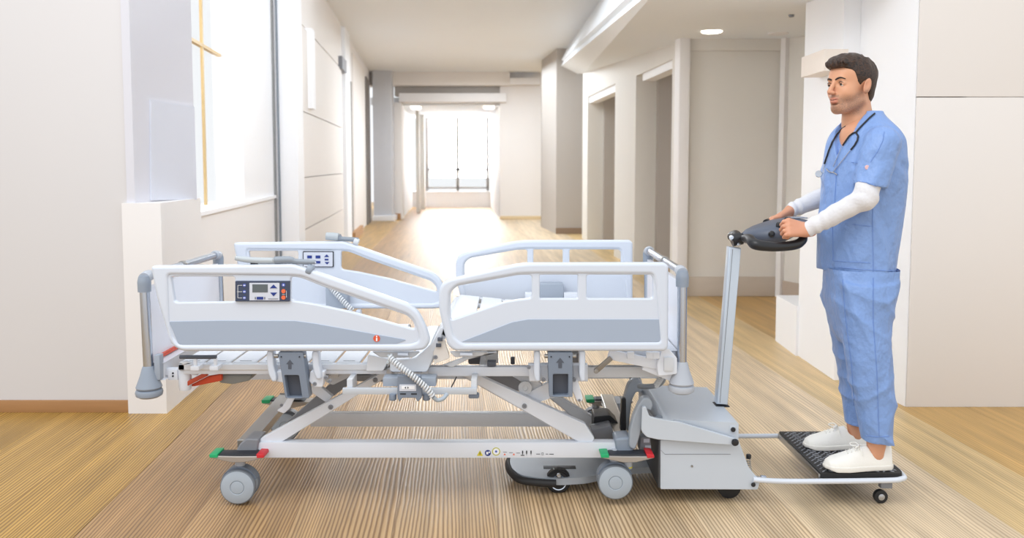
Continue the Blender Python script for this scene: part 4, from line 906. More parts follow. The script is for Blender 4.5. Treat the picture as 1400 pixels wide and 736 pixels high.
# trailing platform
zp = P(1125, 656, 3.44).z
fr_pts = [P(1024, 659, YT0+.01), P(1060, 660.5, YT0-.0), P(1125, 658, 3.44), P(1200, 655.5, 3.44)]
zr_ = zp-.008
xA, xB = P(1125, 656, 3.43).x, 1.69
def zt_(x): return zr_+(.02 if x < 1.25 else 0)*0
pth = [Vector((P(1030, 659, YT0).x, YT0+.0, zr_-.004)), Vector((1.15, YT0-.012, zr_-.006)), Vector((1.3, YT0-.03, zr_)), Vector((1.6, YT0-.03, zr_+.004)), Vector((1.68, YT0-.02, zr_+.006)), Vector((1.71, YT0+.03, zr_+.007)), Vector((1.71, YT0+.25, zr_+.007)), Vector((1.71, YT1-.06, zr_+.007)), Vector((1.68, YT1-.01, zr_+.006)), Vector((1.6, YT1, zr_+.004)), Vector((1.3, YT1, zr_)), Vector((1.1, YT1, zr_)), Vector((.95, YT1-.02, zr_+.01))]
tube('platform_frame', pth, .0115, mat('frame_tube_white', (216, 222, 232), .35, .1), tug, res=6)
pz = zr_+.008
Yp0, Yp1 = YT0-.015, YT1-.02
pltp = rnd([(xA+.0, Yp0), (1.69, Yp0), (1.70, Yp0+.04), (1.70, Yp1-.04), (1.69, Yp1), (xA, Yp1)], [.005, .04, .03, .03, .04, .005])
plat = prism('platform', [(p.x, p.y) for p in pltp], pz, pz+.022, blackrub, tug, .004)
box('platform_edge', (xA-.008, Yp0+.005, pz-.012), (xA+.004, Yp1-.005, pz+.016), steel, plat, .003)
# raised tread lozenges: real bumps joined as one sheet
bm = bmesh.new(); zz = pz+.0225
iy = 0; y_ = Yp0+.022
while y_ < Yp1-.02:
    x_ = xA+.02+(iy % 2)*.0165; ix = 0
    while x_ < 1.685:
        a = .7 if (ix % 2) == 0 else -.7
        dx, dy = .0125*math.cos(a), .0125*math.sin(a); nx, ny = -math.sin(a)*.0042, math.cos(a)*.0042
        vs_ = [bm.verts.new(v) for v in ((x_-dx, y_-dy, zz-.001), (x_+nx, y_+ny, zz-.001), (x_+dx, y_+dy, zz-.001), (x_-nx, y_-ny, zz-.001), (x_-dx*.6, y_-dy*.6, zz+.003), (x_+dx*.6, y_+dy*.6, zz+.003))]
        for f in ((0, 1, 4), (1, 5, 4), (1, 2, 5), (2, 3, 5), (3, 4, 5), (3, 0, 4)): bm.faces.new([vs_[i] for i in f])
        x_ += .033; ix += 1
    y_ += .0165; iy += 1
tr = frombm('tread_bumps', bm, mat('tread_rubber', (140, 142, 148), .28), plat, False); tr['kind'] = 'stuff'
ZTOP = pz+.0235
for yy in (YT0+.02, YT1-.06):
    w1 = Vector((P(1204, 662, 3.49).x, yy, .030))
    o_ = lathe('platform_caster', w1, (0, -1, 0), [(.018, -.012), (.029, -.01), (.030, 0), (.029, .01), (.018, .012)], blackrub, tug, 24)
    lathe('caster_hub', w1+Vector((0, -.004, 0)), (0, -1, 0), [(.015, 0), (.014, .010), (.005, .012), (0, .012)], chrome, o_, 18)
    x1 = w1.x; prism('caster_bracket', [(x1-.004, yy-.014), (x1+.045, yy-.014), (x1+.045, yy+.014), (x1-.004, yy+.014)], .07, zr_, frame_dark, o_, .004)
# ================================================================== PERSON
def field_mesh(f, lo, hi, h):
    lo, hi = np.array(lo, float), np.array(hi, float); n = np.ceil((hi-lo)/h).astype(int)+1
    xs = [lo[i]+h*np.arange(n[i]) for i in range(3)]
    X_, Y_, Z_ = np.meshgrid(*xs, indexing='ij'); V = f(X_, Y_, Z_); ins = V < 0
    c = n-1; cnt = np.zeros(c); acc = np.zeros(tuple(c)+(3,)); mixed = np.zeros(c, bool)
    base = np.stack(np.meshgrid(*[np.arange(k) for k in c], indexing='ij'), -1)
    def sl(o): return tuple(slice(o[i], o[i]+c[i]) for i in range(3))
    for ax in range(3):
        others = [i for i in range(3) if i != ax]
        for a in (0, 1):
            for b in (0, 1):
                o = [0, 0, 0]; o[others[0]] = a; o[others[1]] = b; o2 = list(o); o2[ax] = 1
                v0, v1 = V[sl(o)], V[sl(o2)]; m = (v0 < 0) != (v1 < 0); t = np.where(m, v0/np.where(m, v0-v1, 1), 0)
                p = np.zeros(tuple(c)+(3,)); p[..., others[0]] = a; p[..., others[1]] = b; p[..., ax] = t
                acc += p*m[..., None]; cnt += m; mixed |= m
    idx = -np.ones(c, int); ids = np.nonzero(mixed); idx[ids] = np.arange(len(ids[0]))
    vv = (acc[ids]/cnt[ids][:, None] + base[ids])*h + lo
    faces = []
    for ax in range(3):
        o1, o2 = [(1, 2), (2, 0), (0, 1)][ax]
        s0 = [slice(0, n[i]) for i in range(3)]; s1 = list(s0); s0[ax] = slice(0, n[ax]-1); s1[ax] = slice(1, n[ax])
        for k_ in (o1, o2): s0[k_] = slice(1, n[k_]-1); s1[k_] = slice(1, n[k_]-1)
        a = ins[tuple(s0)]; b = ins[tuple(s1)]
        for cond, flip in ((a & ~b, False), (~a & b, True)):
            w_ = np.argwhere(cond); w_[:, o1] += 1; w_[:, o2] += 1
            if not len(w_): continue
            def ix(d1, d2): q = w_.copy(); q[:, o1] -= d1; q[:, o2] -= d2; return idx[q[:, 0], q[:, 1], q[:, 2]]
            q = [ix(1, 1), ix(0, 1), ix(0, 0), ix(1, 0)]
            if flip: q = q[::-1]
            faces.append(np.stack(q, 1))
    return vv, np.concatenate(faces)
def to_mesh(name, parts):
    vs_, fs_ = [], []; o = 0
    for v, f in parts: vs_.append(v); fs_.append(f+o); o += len(v)
    v = np.concatenate(vs_); f = np.concatenate(fs_); me = bpy.data.meshes.new(name)
    me.vertices.add(len(v)); me.vertices.foreach_set('co', v.ravel()); me.loops.add(f.size); me.loops.foreach_set('vertex_index', f.ravel())
    me.polygons.add(len(f)); me.polygons.foreach_set('loop_start', np.arange(0, f.size, 4)); me.polygons.foreach_set('loop_total', np.full(len(f), 4)); me.update(); me.validate(); return me
def cone(a, b, ra, rb):
    a, b = np.array(a, float), np.array(b, float); ab = b-a; L2 = ab@ab
    def f(x, y, z):
        t = np.clip(((x-a[0])*ab[0]+(y-a[1])*ab[1]+(z-a[2])*ab[2])/L2, 0, 1)
        return np.sqrt((x-a[0]-t*ab[0])**2+(y-a[1]-t*ab[1])**2+(z-a[2]-t*ab[2])**2)-(ra+(rb-ra)*t)
    return f
def ell(c, r):
    def f(x, y, z):
        k0 = np.sqrt(((x-c[0])/r[0])**2+((y-c[1])/r[1])**2+((z-c[2])/r[2])**2); return (k0-1)*min(r)
    return f
def smin(a, b, k):
    if k <= 0: return np.minimum(a, b)
    h = np.clip(.5+.5*(b-a)/k, 0, 1); return b*(1-h)+a*h-k*h*(1-h)
def smax(a, b, k): return -smin(-a, -b, k)
def uni(fs, k):
    def f(x, y, z):
        d = fs[0](x, y, z)
        for i, g in enumerate(fs[1:]):
            kk = k if not isinstance(g, tuple) else g[1]; gg = g if not isinstance(g, tuple) else g[0]; d = smin(d, gg(x, y, z), kk)
        return d
    return f
def loftz(zs, cx, cy, a, b, yaw=0, p=2.2):
    zs, cx, cy, a, b = [np.array(q, float) for q in (zs, cx, cy, a, b)]; o = np.argsort(zs); zs, cx, cy, a, b = zs[o], cx[o], cy[o], a[o], b[o]; c_, s_ = math.cos(yaw), math.sin(yaw)
    def f(x, y, z):
        X0 = x-np.interp(z, zs, cx); Y0 = y-np.interp(z, zs, cy); A_ = np.interp(z, zs, a); B_ = np.interp(z, zs, b)
        u = X0*c_+Y0*s_; v = -X0*s_+Y0*c_
        d = ((np.abs(u/A_)**p+np.abs(v/B_)**p)**(1/p)-1)*np.minimum(A_, B_)
        return np.maximum(d, np.maximum(zs[0]-z, z-zs[-1]))
    return f
BY = 3.63
pers = empty('person', (P(1175, 600, BY).x, BY, ZTOP))
tag(pers, 'man with short dark hair in light blue scrubs standing on the black platform', 'person')
skin = bpy.data.materials.new('skin'); skin.use_nodes = True
def skin_mat():
    nt = skin.node_tree; b = nt.nodes['Principled BSDF']; at = nt.nodes.new('ShaderNodeAttribute'); at.attribute_name = 'mask'
    tc = nt.nodes.new('ShaderNodeTexCoord'); ns = nt.nodes.new('ShaderNodeTexNoise'); ns.inputs['Scale'].default_value = 300; ns.inputs['Detail'].default_value = 3; nt.links.new(tc.outputs['Object'], ns.inputs[0])
    sp = nt.nodes.new('ShaderNodeSeparateColor'); nt.links.new(at.outputs['Color'], sp.inputs[0])
    def mixn(fac, c1, c2):
        m = nt.nodes.new('ShaderNodeMix'); m.data_type = 'RGBA'; nt.links.new(fac, m.inputs[0])
        if isinstance(c1, tuple): m.inputs[6].default_value = S2L(c1)+(1,)
        else: nt.links.new(c1, m.inputs[6])
        m.inputs[7].default_value = S2L(c2)+(1,); return m.outputs[2]
    mu = nt.nodes.new('ShaderNodeMath'); mu.operation = 'MULTIPLY'; rg_ = nt.nodes.new('ShaderNodeMapRange'); rg_.inputs[1].default_value = .35; rg_.inputs[2].default_value = .6; rg_.inputs[3].default_value = .35; rg_.inputs[4].default_value = .8
    nt.links.new(ns.outputs[0], rg_.inputs[0]); nt.links.new(rg_.outputs[0], mu.inputs[1]); nt.links.new(sp.outputs[0], mu.inputs[0])
    c = mixn(sp.outputs[1], (216, 160, 126), (184, 104, 92)); c = mixn(mu.outputs[0], c, (104, 86, 78)); c = mixn(sp.outputs[2], c, (58, 40, 32))
    nt.links.new(c, b.inputs['Base Color']); b.inputs['Roughness'].default_value = .48; b.inputs['Subsurface Weight'].default_value = .12; b.inputs['Subsurface Radius'].default_value = (.012, .005, .003); b.inputs['Subsurface Scale'].default_value = 1.0
skin_mat()
# ---------------- head (local: x forward, y to the figure's left, z up)
HYAW = math.radians(180+24)     # faces left and a little towards the camera
HC = P(1162.5, 117.5, BY-.0); HS = 1.06
FWD = Vector((math.cos(HYAW), math.sin(HYAW), 0)); LEFT = Vector((-math.sin(HYAW), math.cos(HYAW), 0))
HM = Matrix.Translation(HC) @ Matrix.Rotation(HYAW, 4, 'Z') @ Matrix.Rotation(math.radians(-1), 4, 'Y') @ Matrix.Scale(HS, 4)
HMn = np.array(HM)
def head_local(v): return v@HMn[:3, :3].T + HMn[:3, 3]
cr = ell((-.014, 0, .036), (.098, .076, .080))
headf = [cr, ell((.030, 0, -.020), (.058, .059, .088)), ell((.056, 0, -.088), (.030, .030, .026)), cone((-.012, .050, -.062), (.052, .020, -.098), .018, .018), cone((-.012, -.050, -.062), (.052, -.020, -.098), .018, .018),
         ell((.048, 0, .045), (.040, .052, .040)), cone((.076, -.028, .020), (.076, .028, .020), .0105, .0105), ell((.050, .036, -.030), (.026, .022, .026)), ell((.050, -.036, -.030), (.026, .022, .026)), ell((.070, 0, -.058), (.022, .026, .024))]
base_h = uni(headf, .018)
nose = uni([cone((.088, 0, .010), (.1120, 0, -.030), .0068, .0098), ell((.102, .010, -.034), (.010, .0075, .0072)), ell((.102, -.010, -.034), (.010, .0075, .0072)), cone((.080, 0, .016), (.088, 0, .008), .010, .007)], .006)
lips = uni([ell((.0885, 0, -.0595), (.0095, .021, .0058)), ell((.087, 0, -.0700), (.0105, .0185, .0068))], .002)
def ears(x, y, z):
    ya = np.abs(y); d = ell((-.012, .078, -.006), (.019, .0075, .032))(x+.25*(z+.006), ya, z); c = ell((-.004, .0875, -.002), (.0115, .0085, .020))(x+.25*(z+.006), ya, z); return smax(d, -c, .004)
def neckf(x, y, z): return smin(cone((-.030, 0, -.050), (-.052, 0, -.150), .056, .060)(x, y, z), cone((-.052, 0, -.150), (-.07, 0, -.26), .060, .075)(x, y, z), .02)
def headsdf(x, y, z):
    d = base_h(x, y, z); d = smin(d, nose(x, y, z), .007)
    ya = np.abs(y)
    d = smax(d, -ell((.094, .0315, .003), (.017, .018, .0120))(x, ya, z), .008)     # eye sockets
    d = smin(d, ell((.0722, .0315, .0035), (.0145, .0152, .0120))(x, ya, z), .003)   # eyelids
    d = smin(d, lips(x, y, z), .003)
    d = smax(d, -cone((.100, -.020, -.0648), (.100, .020, -.0648), .0045, .0045)(x, y, z-np.abs(y)*.26), .002)   # mouth line, corners up
    d = smax(d, -ell((.085, 0, -.0800), (.012, .016, .0035))(x, y, z), .005)
    d = smin(d, ears(x, y, z), .004); d = smin(d, neckf(x, y, z), .022)
    return d
hv, hf_ = field_mesh(headsdf, (-.15, -.1, -.24), (.13, .1, .125), .0026)
L_ = hv.copy(); hw = head_local(hv)
xh, yh, zh = L_[:, 0], np.abs(L_[:, 1]), L_[:, 2]
def sstep(a, b, v): t = np.clip((v-a)/(b-a), 0, 1); return t*t*(3-2*t)
stub = .8*sstep(-.034, -.066, zh - .55*np.clip(.045-xh, 0, .06))*sstep(-.03, .0, xh)*sstep(-.135, -.105, zh)
stub = np.maximum(stub, sstep(.052, .038, np.abs(zh+.0495)*6)*sstep(.07, .08, xh)*(yh < .024)*.8)
near_lip = (lips(L_[:, 0], L_[:, 1], zh) < .0012); stub[near_lip] = 0
red_ = near_lip.astype(float)*.6 + .25*np.exp(-((xh-.105)**2+yh**2+(zh+.03)**2)/.0004) + .15*(ears(L_[:, 0], L_[:, 1], zh) < .003)
dk = (np.abs(zh+.0648-yh*.26) < .0016)*(xh > .082)*(yh < .022)*.8
col_head = np.stack([stub, np.clip(red_, 0, 1), dk], 1)
body_parts = [(hw, hf_)]; cols_ = [col_head]
# ---------------- trunk and limbs under the clothes
def Pv(px, py, dy): q = P(px, py, BY+dy); return np.array(q)
yn = -.13; yf = .13
sho_n = Pv(1203, 193, -.185); elb_n = Pv(1183, 271, -.215); wri_n = Pv(1104, 314, -.11)
sho_f = Pv(1160, 200, .20); elb_f = Pv(1143, 262, .27); wri_f = Pv(1081, 288, .24)
FYN = G(1172, 641, ZTOP).y; FYF = G(1150, 612, ZTOP).y
ank_n = Pv(1198, 606, FYN-BY); ank_f = Pv(1170, 580, FYF-BY)
trunk = [cone(Pv(1180, 190, 0), Pv(1176, 300, 0), .10, .10), cone(Pv(1176, 300, 0), Pv(1173, 380, 0), .10, .11), cone(Pv(1183, 165, 0), Pv(1180, 200, 0), .05, .08),
         cone(sho_n, elb_n, .034, .030), cone(elb_n, wri_n, .030, .023), cone(sho_f, elb_f, .034, .030), cone(elb_f, wri_f, .030, .023), cone(Pv(1180, 215, 0), sho_n+np.array([0, .03, -.03]), .045, .03), cone(Pv(1180, 215, 0), sho_f-np.array([0, .03, .03]), .045, .03),
         cone(Pv(1180, 385, -.06), Pv(1188, 490, -.1), .065, .04), cone(Pv(1188, 490, -.1), ank_n, .04, .036), cone(Pv(1168, 385, .06), Pv(1170, 480, .1), .06, .035), cone(Pv(1170, 480, .1), ank_f, .035, .036), cone(ank_n, ank_n+np.array([0, 0, -.05]), .036, .034), cone(ank_f, ank_f+np.array([0, 0, -.05]), .036, .034)]
tf = uni(trunk, .02)
lo_ = P(1080, 640, BY-.3); bmn = (P(1075, 300, BY).x, BY-.27, ZTOP+.04); bmx = (P(1240, 200, BY).x, BY+.33, P(1180, 160, BY).z)
tv, tf_ = field_mesh(tf, bmn, bmx, .011)
body_parts.append((tv, tf_)); cols_.append(np.tile([0, .1, 0], (len(tv), 1)))
# ---------------- hands
def hand(wrist, knuck, side_dir, thumb_pts, finger_fn, rp=.0165):
    """palm from wrist to knuckle line; side_dir spreads the four fingers"""
    w_, k_, s_ = [np.array(q, float) for q in (wrist, knuck, side_dir)]; s_ = s_/np.linalg.norm(s_); fs = []
    offs = [-.034, -.0115, .011, .032]; rr = [.0105, .0108, .0103, .0088]
    for o, r in zip(offs, rr):
        kk = k_+s_*o; fs.append(cone(w_+s_*o*.5, kk, rp*1.0, rp*.80))
    palm = uni(fs, .014); fing = []
    for i, (o, r) in enumerate(zip(offs, rr)):
        pts = finger_fn(i, k_+s_*o); segs = [cone(pts[j], pts[j+1], r*(1-.07*j), r*(1-.07*(j+1))) for j in range(len(pts)-1)]; fing.append(uni(segs, .002))
    th_ = [cone(thumb_pts[j], thumb_pts[j+1], .0135-.0014*j, .0121-.0014*j) for j in range(len(thumb_pts)-1)]; thumb = uni(th_, .003)
    wr = cone(w_+(w_-k_)*.35, w_, .027, .0235)
    def f(x, y, z):
        d = smin(palm(x, y, z), wr(x, y, z), .02)
        df = fing[0](x, y, z)
        for g in fing[1:]: df = smin(df, g(x, y, z), .0006)
        d = smin(d, df, .007); return smin(d, thumb(x, y, z), .008)
    return f
# near (left) hand: closed around the grip bar, knuckles forward
kn = Pv(1079, 311.5, -.125); wn = wri_n
sd_n = np.array([-.10, -.55, -.80])           # index finger high and inward, little finger low and outward
sd_n = sd_n/np.linalg.norm(sd_n)
fw = np.array([-1, 0, -.12]); fw /= np.linalg.norm(fw)
inw = np.array([.15, .84, -.52]); inw /= np.linalg.norm(inw)
def fing_n(i, k_):
    L = [.036, .040, .037, .029][i]; a = k_+fw*L*.55+inw*.004-sd_n*0; b = a+fw*L*.18+inw*L*.72; c = b-fw*L*.58+inw*.010; d = c-fw*.006-inw*.012; return [k_, a, b, c, d]
thn = [wn+fw*.028-sd_n*.014+inw*.016, wn+fw*.060-sd_n*.036+inw*.028, wn+fw*.088-sd_n*.036+inw*.036, wn+fw*.106-sd_n*.030+inw*.038]
hn = hand(wn+fw*.01, kn, sd_n, thn, fing_n)
# far (right) hand: laid over the console, fingers forward
kf_ = Pv(1064, 297, .20); wf_ = wri_f
sd_f = np.array([.05, 1.0, -.15])
def fing_f(i, k_):
    k2 = np.array(k_); L = [.038, .042, .039, .030][i]; a = k2+np.array([-L*.8, -.004, -.008]); b = a+np.array([-L*.45, -.002, -.018]); c = b+np.array([-.003, 0, -.018]); return [k2, a, b, c]
thf = [wf_+np.array([-.025, -.022, -.004]), wf_+np.array([-.050, -.042, -.018]), wf_+np.array([-.078, -.046, -.028]), wf_+np.array([-.098, -.042, -.032])]
hfar = hand(wf_, kf_, sd_f, thf, fing_f)
for f_, c_ in ((hn, kn), (hfar, kf_)):
    v, q = field_mesh(f_, c_-np.array([.075, .095, .095]), c_+np.array([.125, .085, .085]), .0022); body_parts.append((v, q)); cols_.append(np.tile([0, .22, 0], (len(v), 1)))
me = to_mesh('body', body_parts); ca_ = me.color_attributes.new('mask', 'FLOAT_COLOR', 'POINT')
cc_ = np.concatenate(cols_); cc_ = np.concatenate([cc_, np.ones((len(cc_), 1))], 1); ca_.data.foreach_set('color', cc_.astype(np.float32).ravel())
body = link('body', me, skin, pers); me.shade_smooth()
# ---------------- hair
hx = [-.13, -.10, -.07, -.052, -.040, -.030, -.014, .004, .016, .024, .032, .044, .056, .075, .12]
hz_ = [-.075, -.075, -.074, -.060, -.020, .012, .020, .012, -.012, -.010, .020, .050, .058, .066, .066]
def hairf(x, y, z):
    shell = smin(ell((-.018, 0, .042), (.104, .0815, .086))(x, y, z), ell((-.052, 0, -.02), (.055, .062, .07))(x, y, z), .02)
    top = ell((.020, .0, .092), (.074, .060, .040))(x, y, z); qf = ell((.078, .002, .086), (.032, .052, .026))(x, y, z)
    d = smin(shell, top, .02); d = smin(d, qf, .016)
    fine = .0016*np.sin(150*y+40*x+3*np.sin(60*x))*np.sin(70*z+20*x)+.0014*np.sin(260*y+90*z+2.5*np.sin(90*x))
    tp = sstep(.045, .08, z); d = d + fine*(.25+.9*tp)
    lim = np.interp(x, hx, hz_)
    d = smax(d, (lim+.0*y-z)*.8, .004)
    front = smax(-(x-.060), (.074-z), .001)
    return smax(d, -smax(base_h(x, y, z)+.001, -1.0, .001)*0-1e3*0+(-(base_h(x, y, z)+.010)), .001)
v, q = field_mesh(hairf, (-.15, -.1, -.085), (.13, .1, .15), .0026)
hair_m = bpy.data.materials.new('hair_brown'); hair_m.use_nodes = True; nt = hair_m.node_tree; b = nt.nodes['Principled BSDF']
tc = nt.nodes.new('ShaderNodeTexCoord'); mp = nt.nodes.new('ShaderNodeMapping'); mp.inputs['Scale'].default_value = (60, 420, 160); nt.links.new(tc.outputs['Object'], mp.inputs[0])
ns = nt.nodes.new('ShaderNodeTexNoise'); ns.inputs['Scale'].default_value = 1; ns.inputs['Detail'].default_value = 3; nt.links.new(mp.outputs[0], ns.inputs[0])
cr_ = nt.nodes.new('ShaderNodeValToRGB'); cr_.color_ramp.elements[0].position = .35; cr_.color_ramp.elements[0].color = S2L((18, 13, 11))+(1,); cr_.color_ramp.elements[1].position = .7; cr_.color_ramp.elements[1].color = S2L((78, 52, 36))+(1,)
nt.links.new(ns.outputs[0], cr_.inputs[0]); nt.links.new(cr_.outputs[0], b.inputs['Base Color']); b.inputs['Roughness'].default_value = .5
bp = nt.nodes.new('ShaderNodeBump'); bp.inputs['Strength'].default_value = .5; bp.inputs['Distance'].default_value = .003; nt.links.new(ns.outputs[0], bp.inputs['Height']); nt.links.new(bp.outputs[0], b.inputs['Normal'])
hair = link('hair', to_mesh('hair', [(head_local(v), q)]), hair_m, pers)
def hp(x, y, z): return HM @ Vector((x, y, z))
for s_ in (1, -1):
    e = lathe('eye', hp(.0725, .0315*s_, .001), (FWD*.96 + Vector((0, -.0, 0))).normalized(), [(0, -.012), (.0085, -.009), (.012, 0), (.0105, .0065), (.0075, .0100), (.004, .0122), (0, .0130)], mat('eye_white', (226, 220, 214), .15), pers, 24)
    e.location += FWD*.0012
    ir = lathe('iris', hp(.0725, .0315*s_, .001)+FWD*(.0128+.0012)-Vector((0, 0, .0003)), FWD, [(.0066, -.0030), (.0058, .0004), (0, .0011)], mat('iris_dark', (44, 30, 24), .1), e, 18)
    tube('lash_line', [hp(.0820, .0190*s_, .0035), hp(.0885, .027*s_, .0090), hp(.0870, .036*s_, .0090), hp(.0765, .0450*s_, .0035)], [.0009, .0014, .0015, .001], mat('lash_dark', (36, 26, 22), .6), pers)
    tube('eyebrow', [hp(.0925, .010*s_, .0190), hp(.0925, .022*s_, .0235), hp(.0880, .034*s_, .0255), hp(.0755, .0470*s_, .0200)], [.0030, .0040, .0036, .0018], mat('brow_dark', (46, 32, 26), .7, bump=.4, bscale=300), pers)
# ---------------- scrubs
def ridge(ph, w=3.0): return (1-np.abs(np.sin(ph)))**w
def fold(x, y, z, s=1.0, seed=0.0):
    wb = 1.4*np.sin(6*x+5*z+seed)+1.1*np.sin(4*y-7*z+seed*2)
    m1 = np.clip(.5+np.sin(5*z+7*y+seed*1.7+wb*.6), 0, 1.2); m2 = np.clip(.4+np.sin(8*x-6*z+seed*.9+wb*.5), 0, 1.2)
    return -s*(.0085*m1*ridge(8*(z*.75-x*.9)+wb+seed, 2.6)+.0075*m2*ridge(10*(z*.5+x*.9+y*.3)+wb*1.3+seed*2, 3)+.0022*np.sin(7*z+6*x+seed)) + s*.003
def zpx(py): return P(1180, py, BY).z
def cxp(px, dy=0.0): return P(px, 300, BY+dy).x
TY = math.radians(20)
ty = [152, 160, 168, 176, 184, 192, 202, 214, 230, 250, 300, 345, 374]
tcx = [1184, 1182, 1181, 1181, 1181, 1181, 1181, 1181, 1181, 1180, 1176, 1173, 1173]
ta = [.052, .068, .088, .106, .120, .129, .137, .145, .153, .159, .158, .144, .138]
tb = [.056, .082, .118, .150, .170, .180, .184, .186, .188, .188, .184, .188, .190]
_t = np.linspace(ty[0], ty[-1], 90)
def _sm(v):
    v = np.interp(_t, ty, v); k_ = np.array([1, 3, 5, 3, 1])/13
    for _ in range(3): v = np.convolve(np.pad(v, 2, 'edge'), k_, 'valid')
    return list(v)
tcx, ta, tb = _sm(tcx), _sm(ta), _sm(tb); ty = list(_t)
torso = loftz([zpx(v) for v in ty], [cxp(v) for v in tcx], [BY+.01]*90, ta, tb, TY, 2.3)
sl_n = cone(Pv(1206, 196, -.165), Pv(1188, 262, -.20), .074, .069); sl_f = cone(Pv(1160, 200, .18), Pv(1146, 262, .225), .070, .066)
hem_n = Pv(1184, 256, -.2)
ax_n = Pv(1187, 262, -.2)-Pv(1206, 196, -.165); ax_n /= np.linalg.norm(ax_n); ax_n2 = ax_n+np.array([.14, 0, .0]); ax_n2 /= np.linalg.norm(ax_n2)
cutn = Pv(1184, 254, -.2); cutf = Pv(1146, 250, .22)
def topf(x, y, z):
    d = torso(x, y, z)
    d = smax(d, (zpx(374)+.02*np.sin(9*(x+y))*.3 - z), .006)
    a = smax(sl_n(x, y, z), (x-cutn[0])*ax_n2[0]+(z-cutn[2])*ax_n2[2], .004); b_ = smax(sl_f(x, y, z), cutf[2]-z, .004)
    fl_ = fold(x, y, z, 1.9, .7)*np.clip((zpx(196)-z)/.12, .12, 1); drape = -.006*ridge(15*x+6*z+5*y+np.sin(8*z), 2.2)*np.clip((zpx(240)-z)*3, 0, 1)
    d = smin(d, a, .022); d = smin(d, b_, .03); d = d+fl_*.9+drape
    # shoulder-sleeve crease and arm hole folds
    d = d+.005*np.exp(-((x-cxp(1212))**2+(z-zpx(228))**2)/.0018)*np.sin(70*(z+x*.8))
    # V neck
    nk = HM @ Vector((-.055, 0, -.165)); vx = (x-nk.x)*FWD.x+(y-nk.y)*FWD.y; vy = (x-nk.x)*LEFT.x+(y-nk.y)*LEFT.y
    neckhole = np.maximum(np.sqrt((vx*.9)**2+vy**2)-.066, zpx(172)-z-0*x)
    V = np.maximum(np.abs(vy)-np.clip((z-zpx(214))*.55, -1, .06), -(vx-.02)); V = np.maximum(V, -(torso(x, y, z)+.020))
    d = smax(d, -V, .003); d = smax(d, -neckhole, .004)
    return d
scrub_m = mat('scrub_blue', (126, 158, 213), .46, var=.05, vscale=7, bump=1.0, bscale=11, bdist=.03, stretch=(1, 1, .7), spec=.5)
v, q = field_mesh(topf, (cxp(1100), BY-.30, zpx(380)), (cxp(1248), BY+.33, zpx(146)), .0058)
scrub = link('scrub_top', to_mesh('scrub_top', [(v, q)]), scrub_m, pers)
# trousers
FN = FYN-BY; FF = FYF-BY
def lp(pyx, Y0s): return [zpx(0)]
def leg(rows, p=2.3):   # rows: (py, left px, right px, dy, depth half)
    zs = [P(1180, r[0], BY+r[3]).z for r in rows]; cx_ = [(P(r[1], r[0], BY+r[3]).x+P(r[2], r[0], BY+r[3]).x)/2 for r in rows]; a = [(P(r[2], r[0], BY+r[3]).x-P(r[1], r[0], BY+r[3]).x)/2 for r in rows]
    return loftz(zs, cx_, [BY+r[3] for r in rows], a, [r[4] for r in rows], 0, p)
hips = leg([(360, 1130, 1220, 0, .17), (385, 1129, 1218, 0, .185), (420, 1132, 1214, 0, .19), (450, 1140, 1212, 0, .17), (470, 1150, 1205, 0, .10)])
legn = leg([(390, 1150, 1219, -.09, .095), (440, 1149, 1214, FN*.8, .10), (490, 1157, 1219, FN*.9, .095), (540, 1168, 1220, FN, .085), (602, 1179, 1217.5, FN, .070)])
legf = leg([(390, 1129, 1200, .09, .095), (440, 1133, 1190, FF*.8, .10), (490, 1144, 1190, FF*.95, .09), (540, 1153, 1190, FF, .078), (579, 1156.5, 1188, FF, .064)])
def trf(x, y, z):
    d = smin(hips(x, y, z), legn(x, y, z), .03); d = smin(d, legf(x, y, z), .03)
    k_ = fold(x, y, z, 1.15, 2.1)-.006*ridge(20*(z*.8+x*.9)+1.2*np.sin(9*z), 2.5)*np.exp(-((z-zpx(425))/.13)**2)-.006*ridge(17*(z*.55-x*1.0)+1.2*np.sin(12*z), 2.5)*np.exp(-((z-zpx(545))/.15)**2)
    return d+k_
v, q = field_mesh(trf, (cxp(1118), BY-.32, ZTOP+.06), (cxp(1232), BY+.36, zpx(366)), .006)
trou = link('trousers', to_mesh('trousers', [(v, q)]), scrub_m, pers)
# undershirt sleeves
und = mat('undershirt_grey', (222, 222, 226), .8, var=.03, vscale=14, bump=.3, bscale=90, spec=.2)
ew = lambda e, s: e
def slv(e, w_, s0, ra, rb, rc, seed):
    g = uni([cone(s0, e, ra, rb), cone(e, w_, rb*.98, rc)], .02); ax = (w_-e)/np.linalg.norm(w_-e); end = w_+ax*.004
    def f(x, y, z):
        t = (x-e[0])*ax[0]+(y-e[1])*ax[1]+(z-e[2])*ax[2]
        d = g(x, y, z)+.0018*np.sin(95*t+3*np.sin(30*y+20*z)+seed)*np.exp(-(t/.09)**2)+.003*np.sin(120*t+seed+2*np.sin(40*x))*np.exp(-((t-.22)/.05)**2)+fold(x, y, z, .4, seed)
        return smax(d, (x-end[0])*ax[0]+(y-end[1])*ax[1]+(z-end[2])*ax[2], .003)
    return f
for e, w_, s0, par in ((elb_n, wri_n, Pv(1187, 252, -.205), (.050, .048, .036)), (elb_f, wri_f, Pv(1150, 236, .23), (.056, .052, .036))):
    f_ = slv(e, w_, s0, *par, 1.3); mn = np.minimum(np.minimum(e, w_), s0)-.075; mx_ = np.maximum(np.maximum(e, w_), s0)+.075
    v, q = field_mesh(f_, mn, mx_, .0045); link('undershirt_sleeve', to_mesh('undershirt_sleeve', [(v, q)]), und, pers)
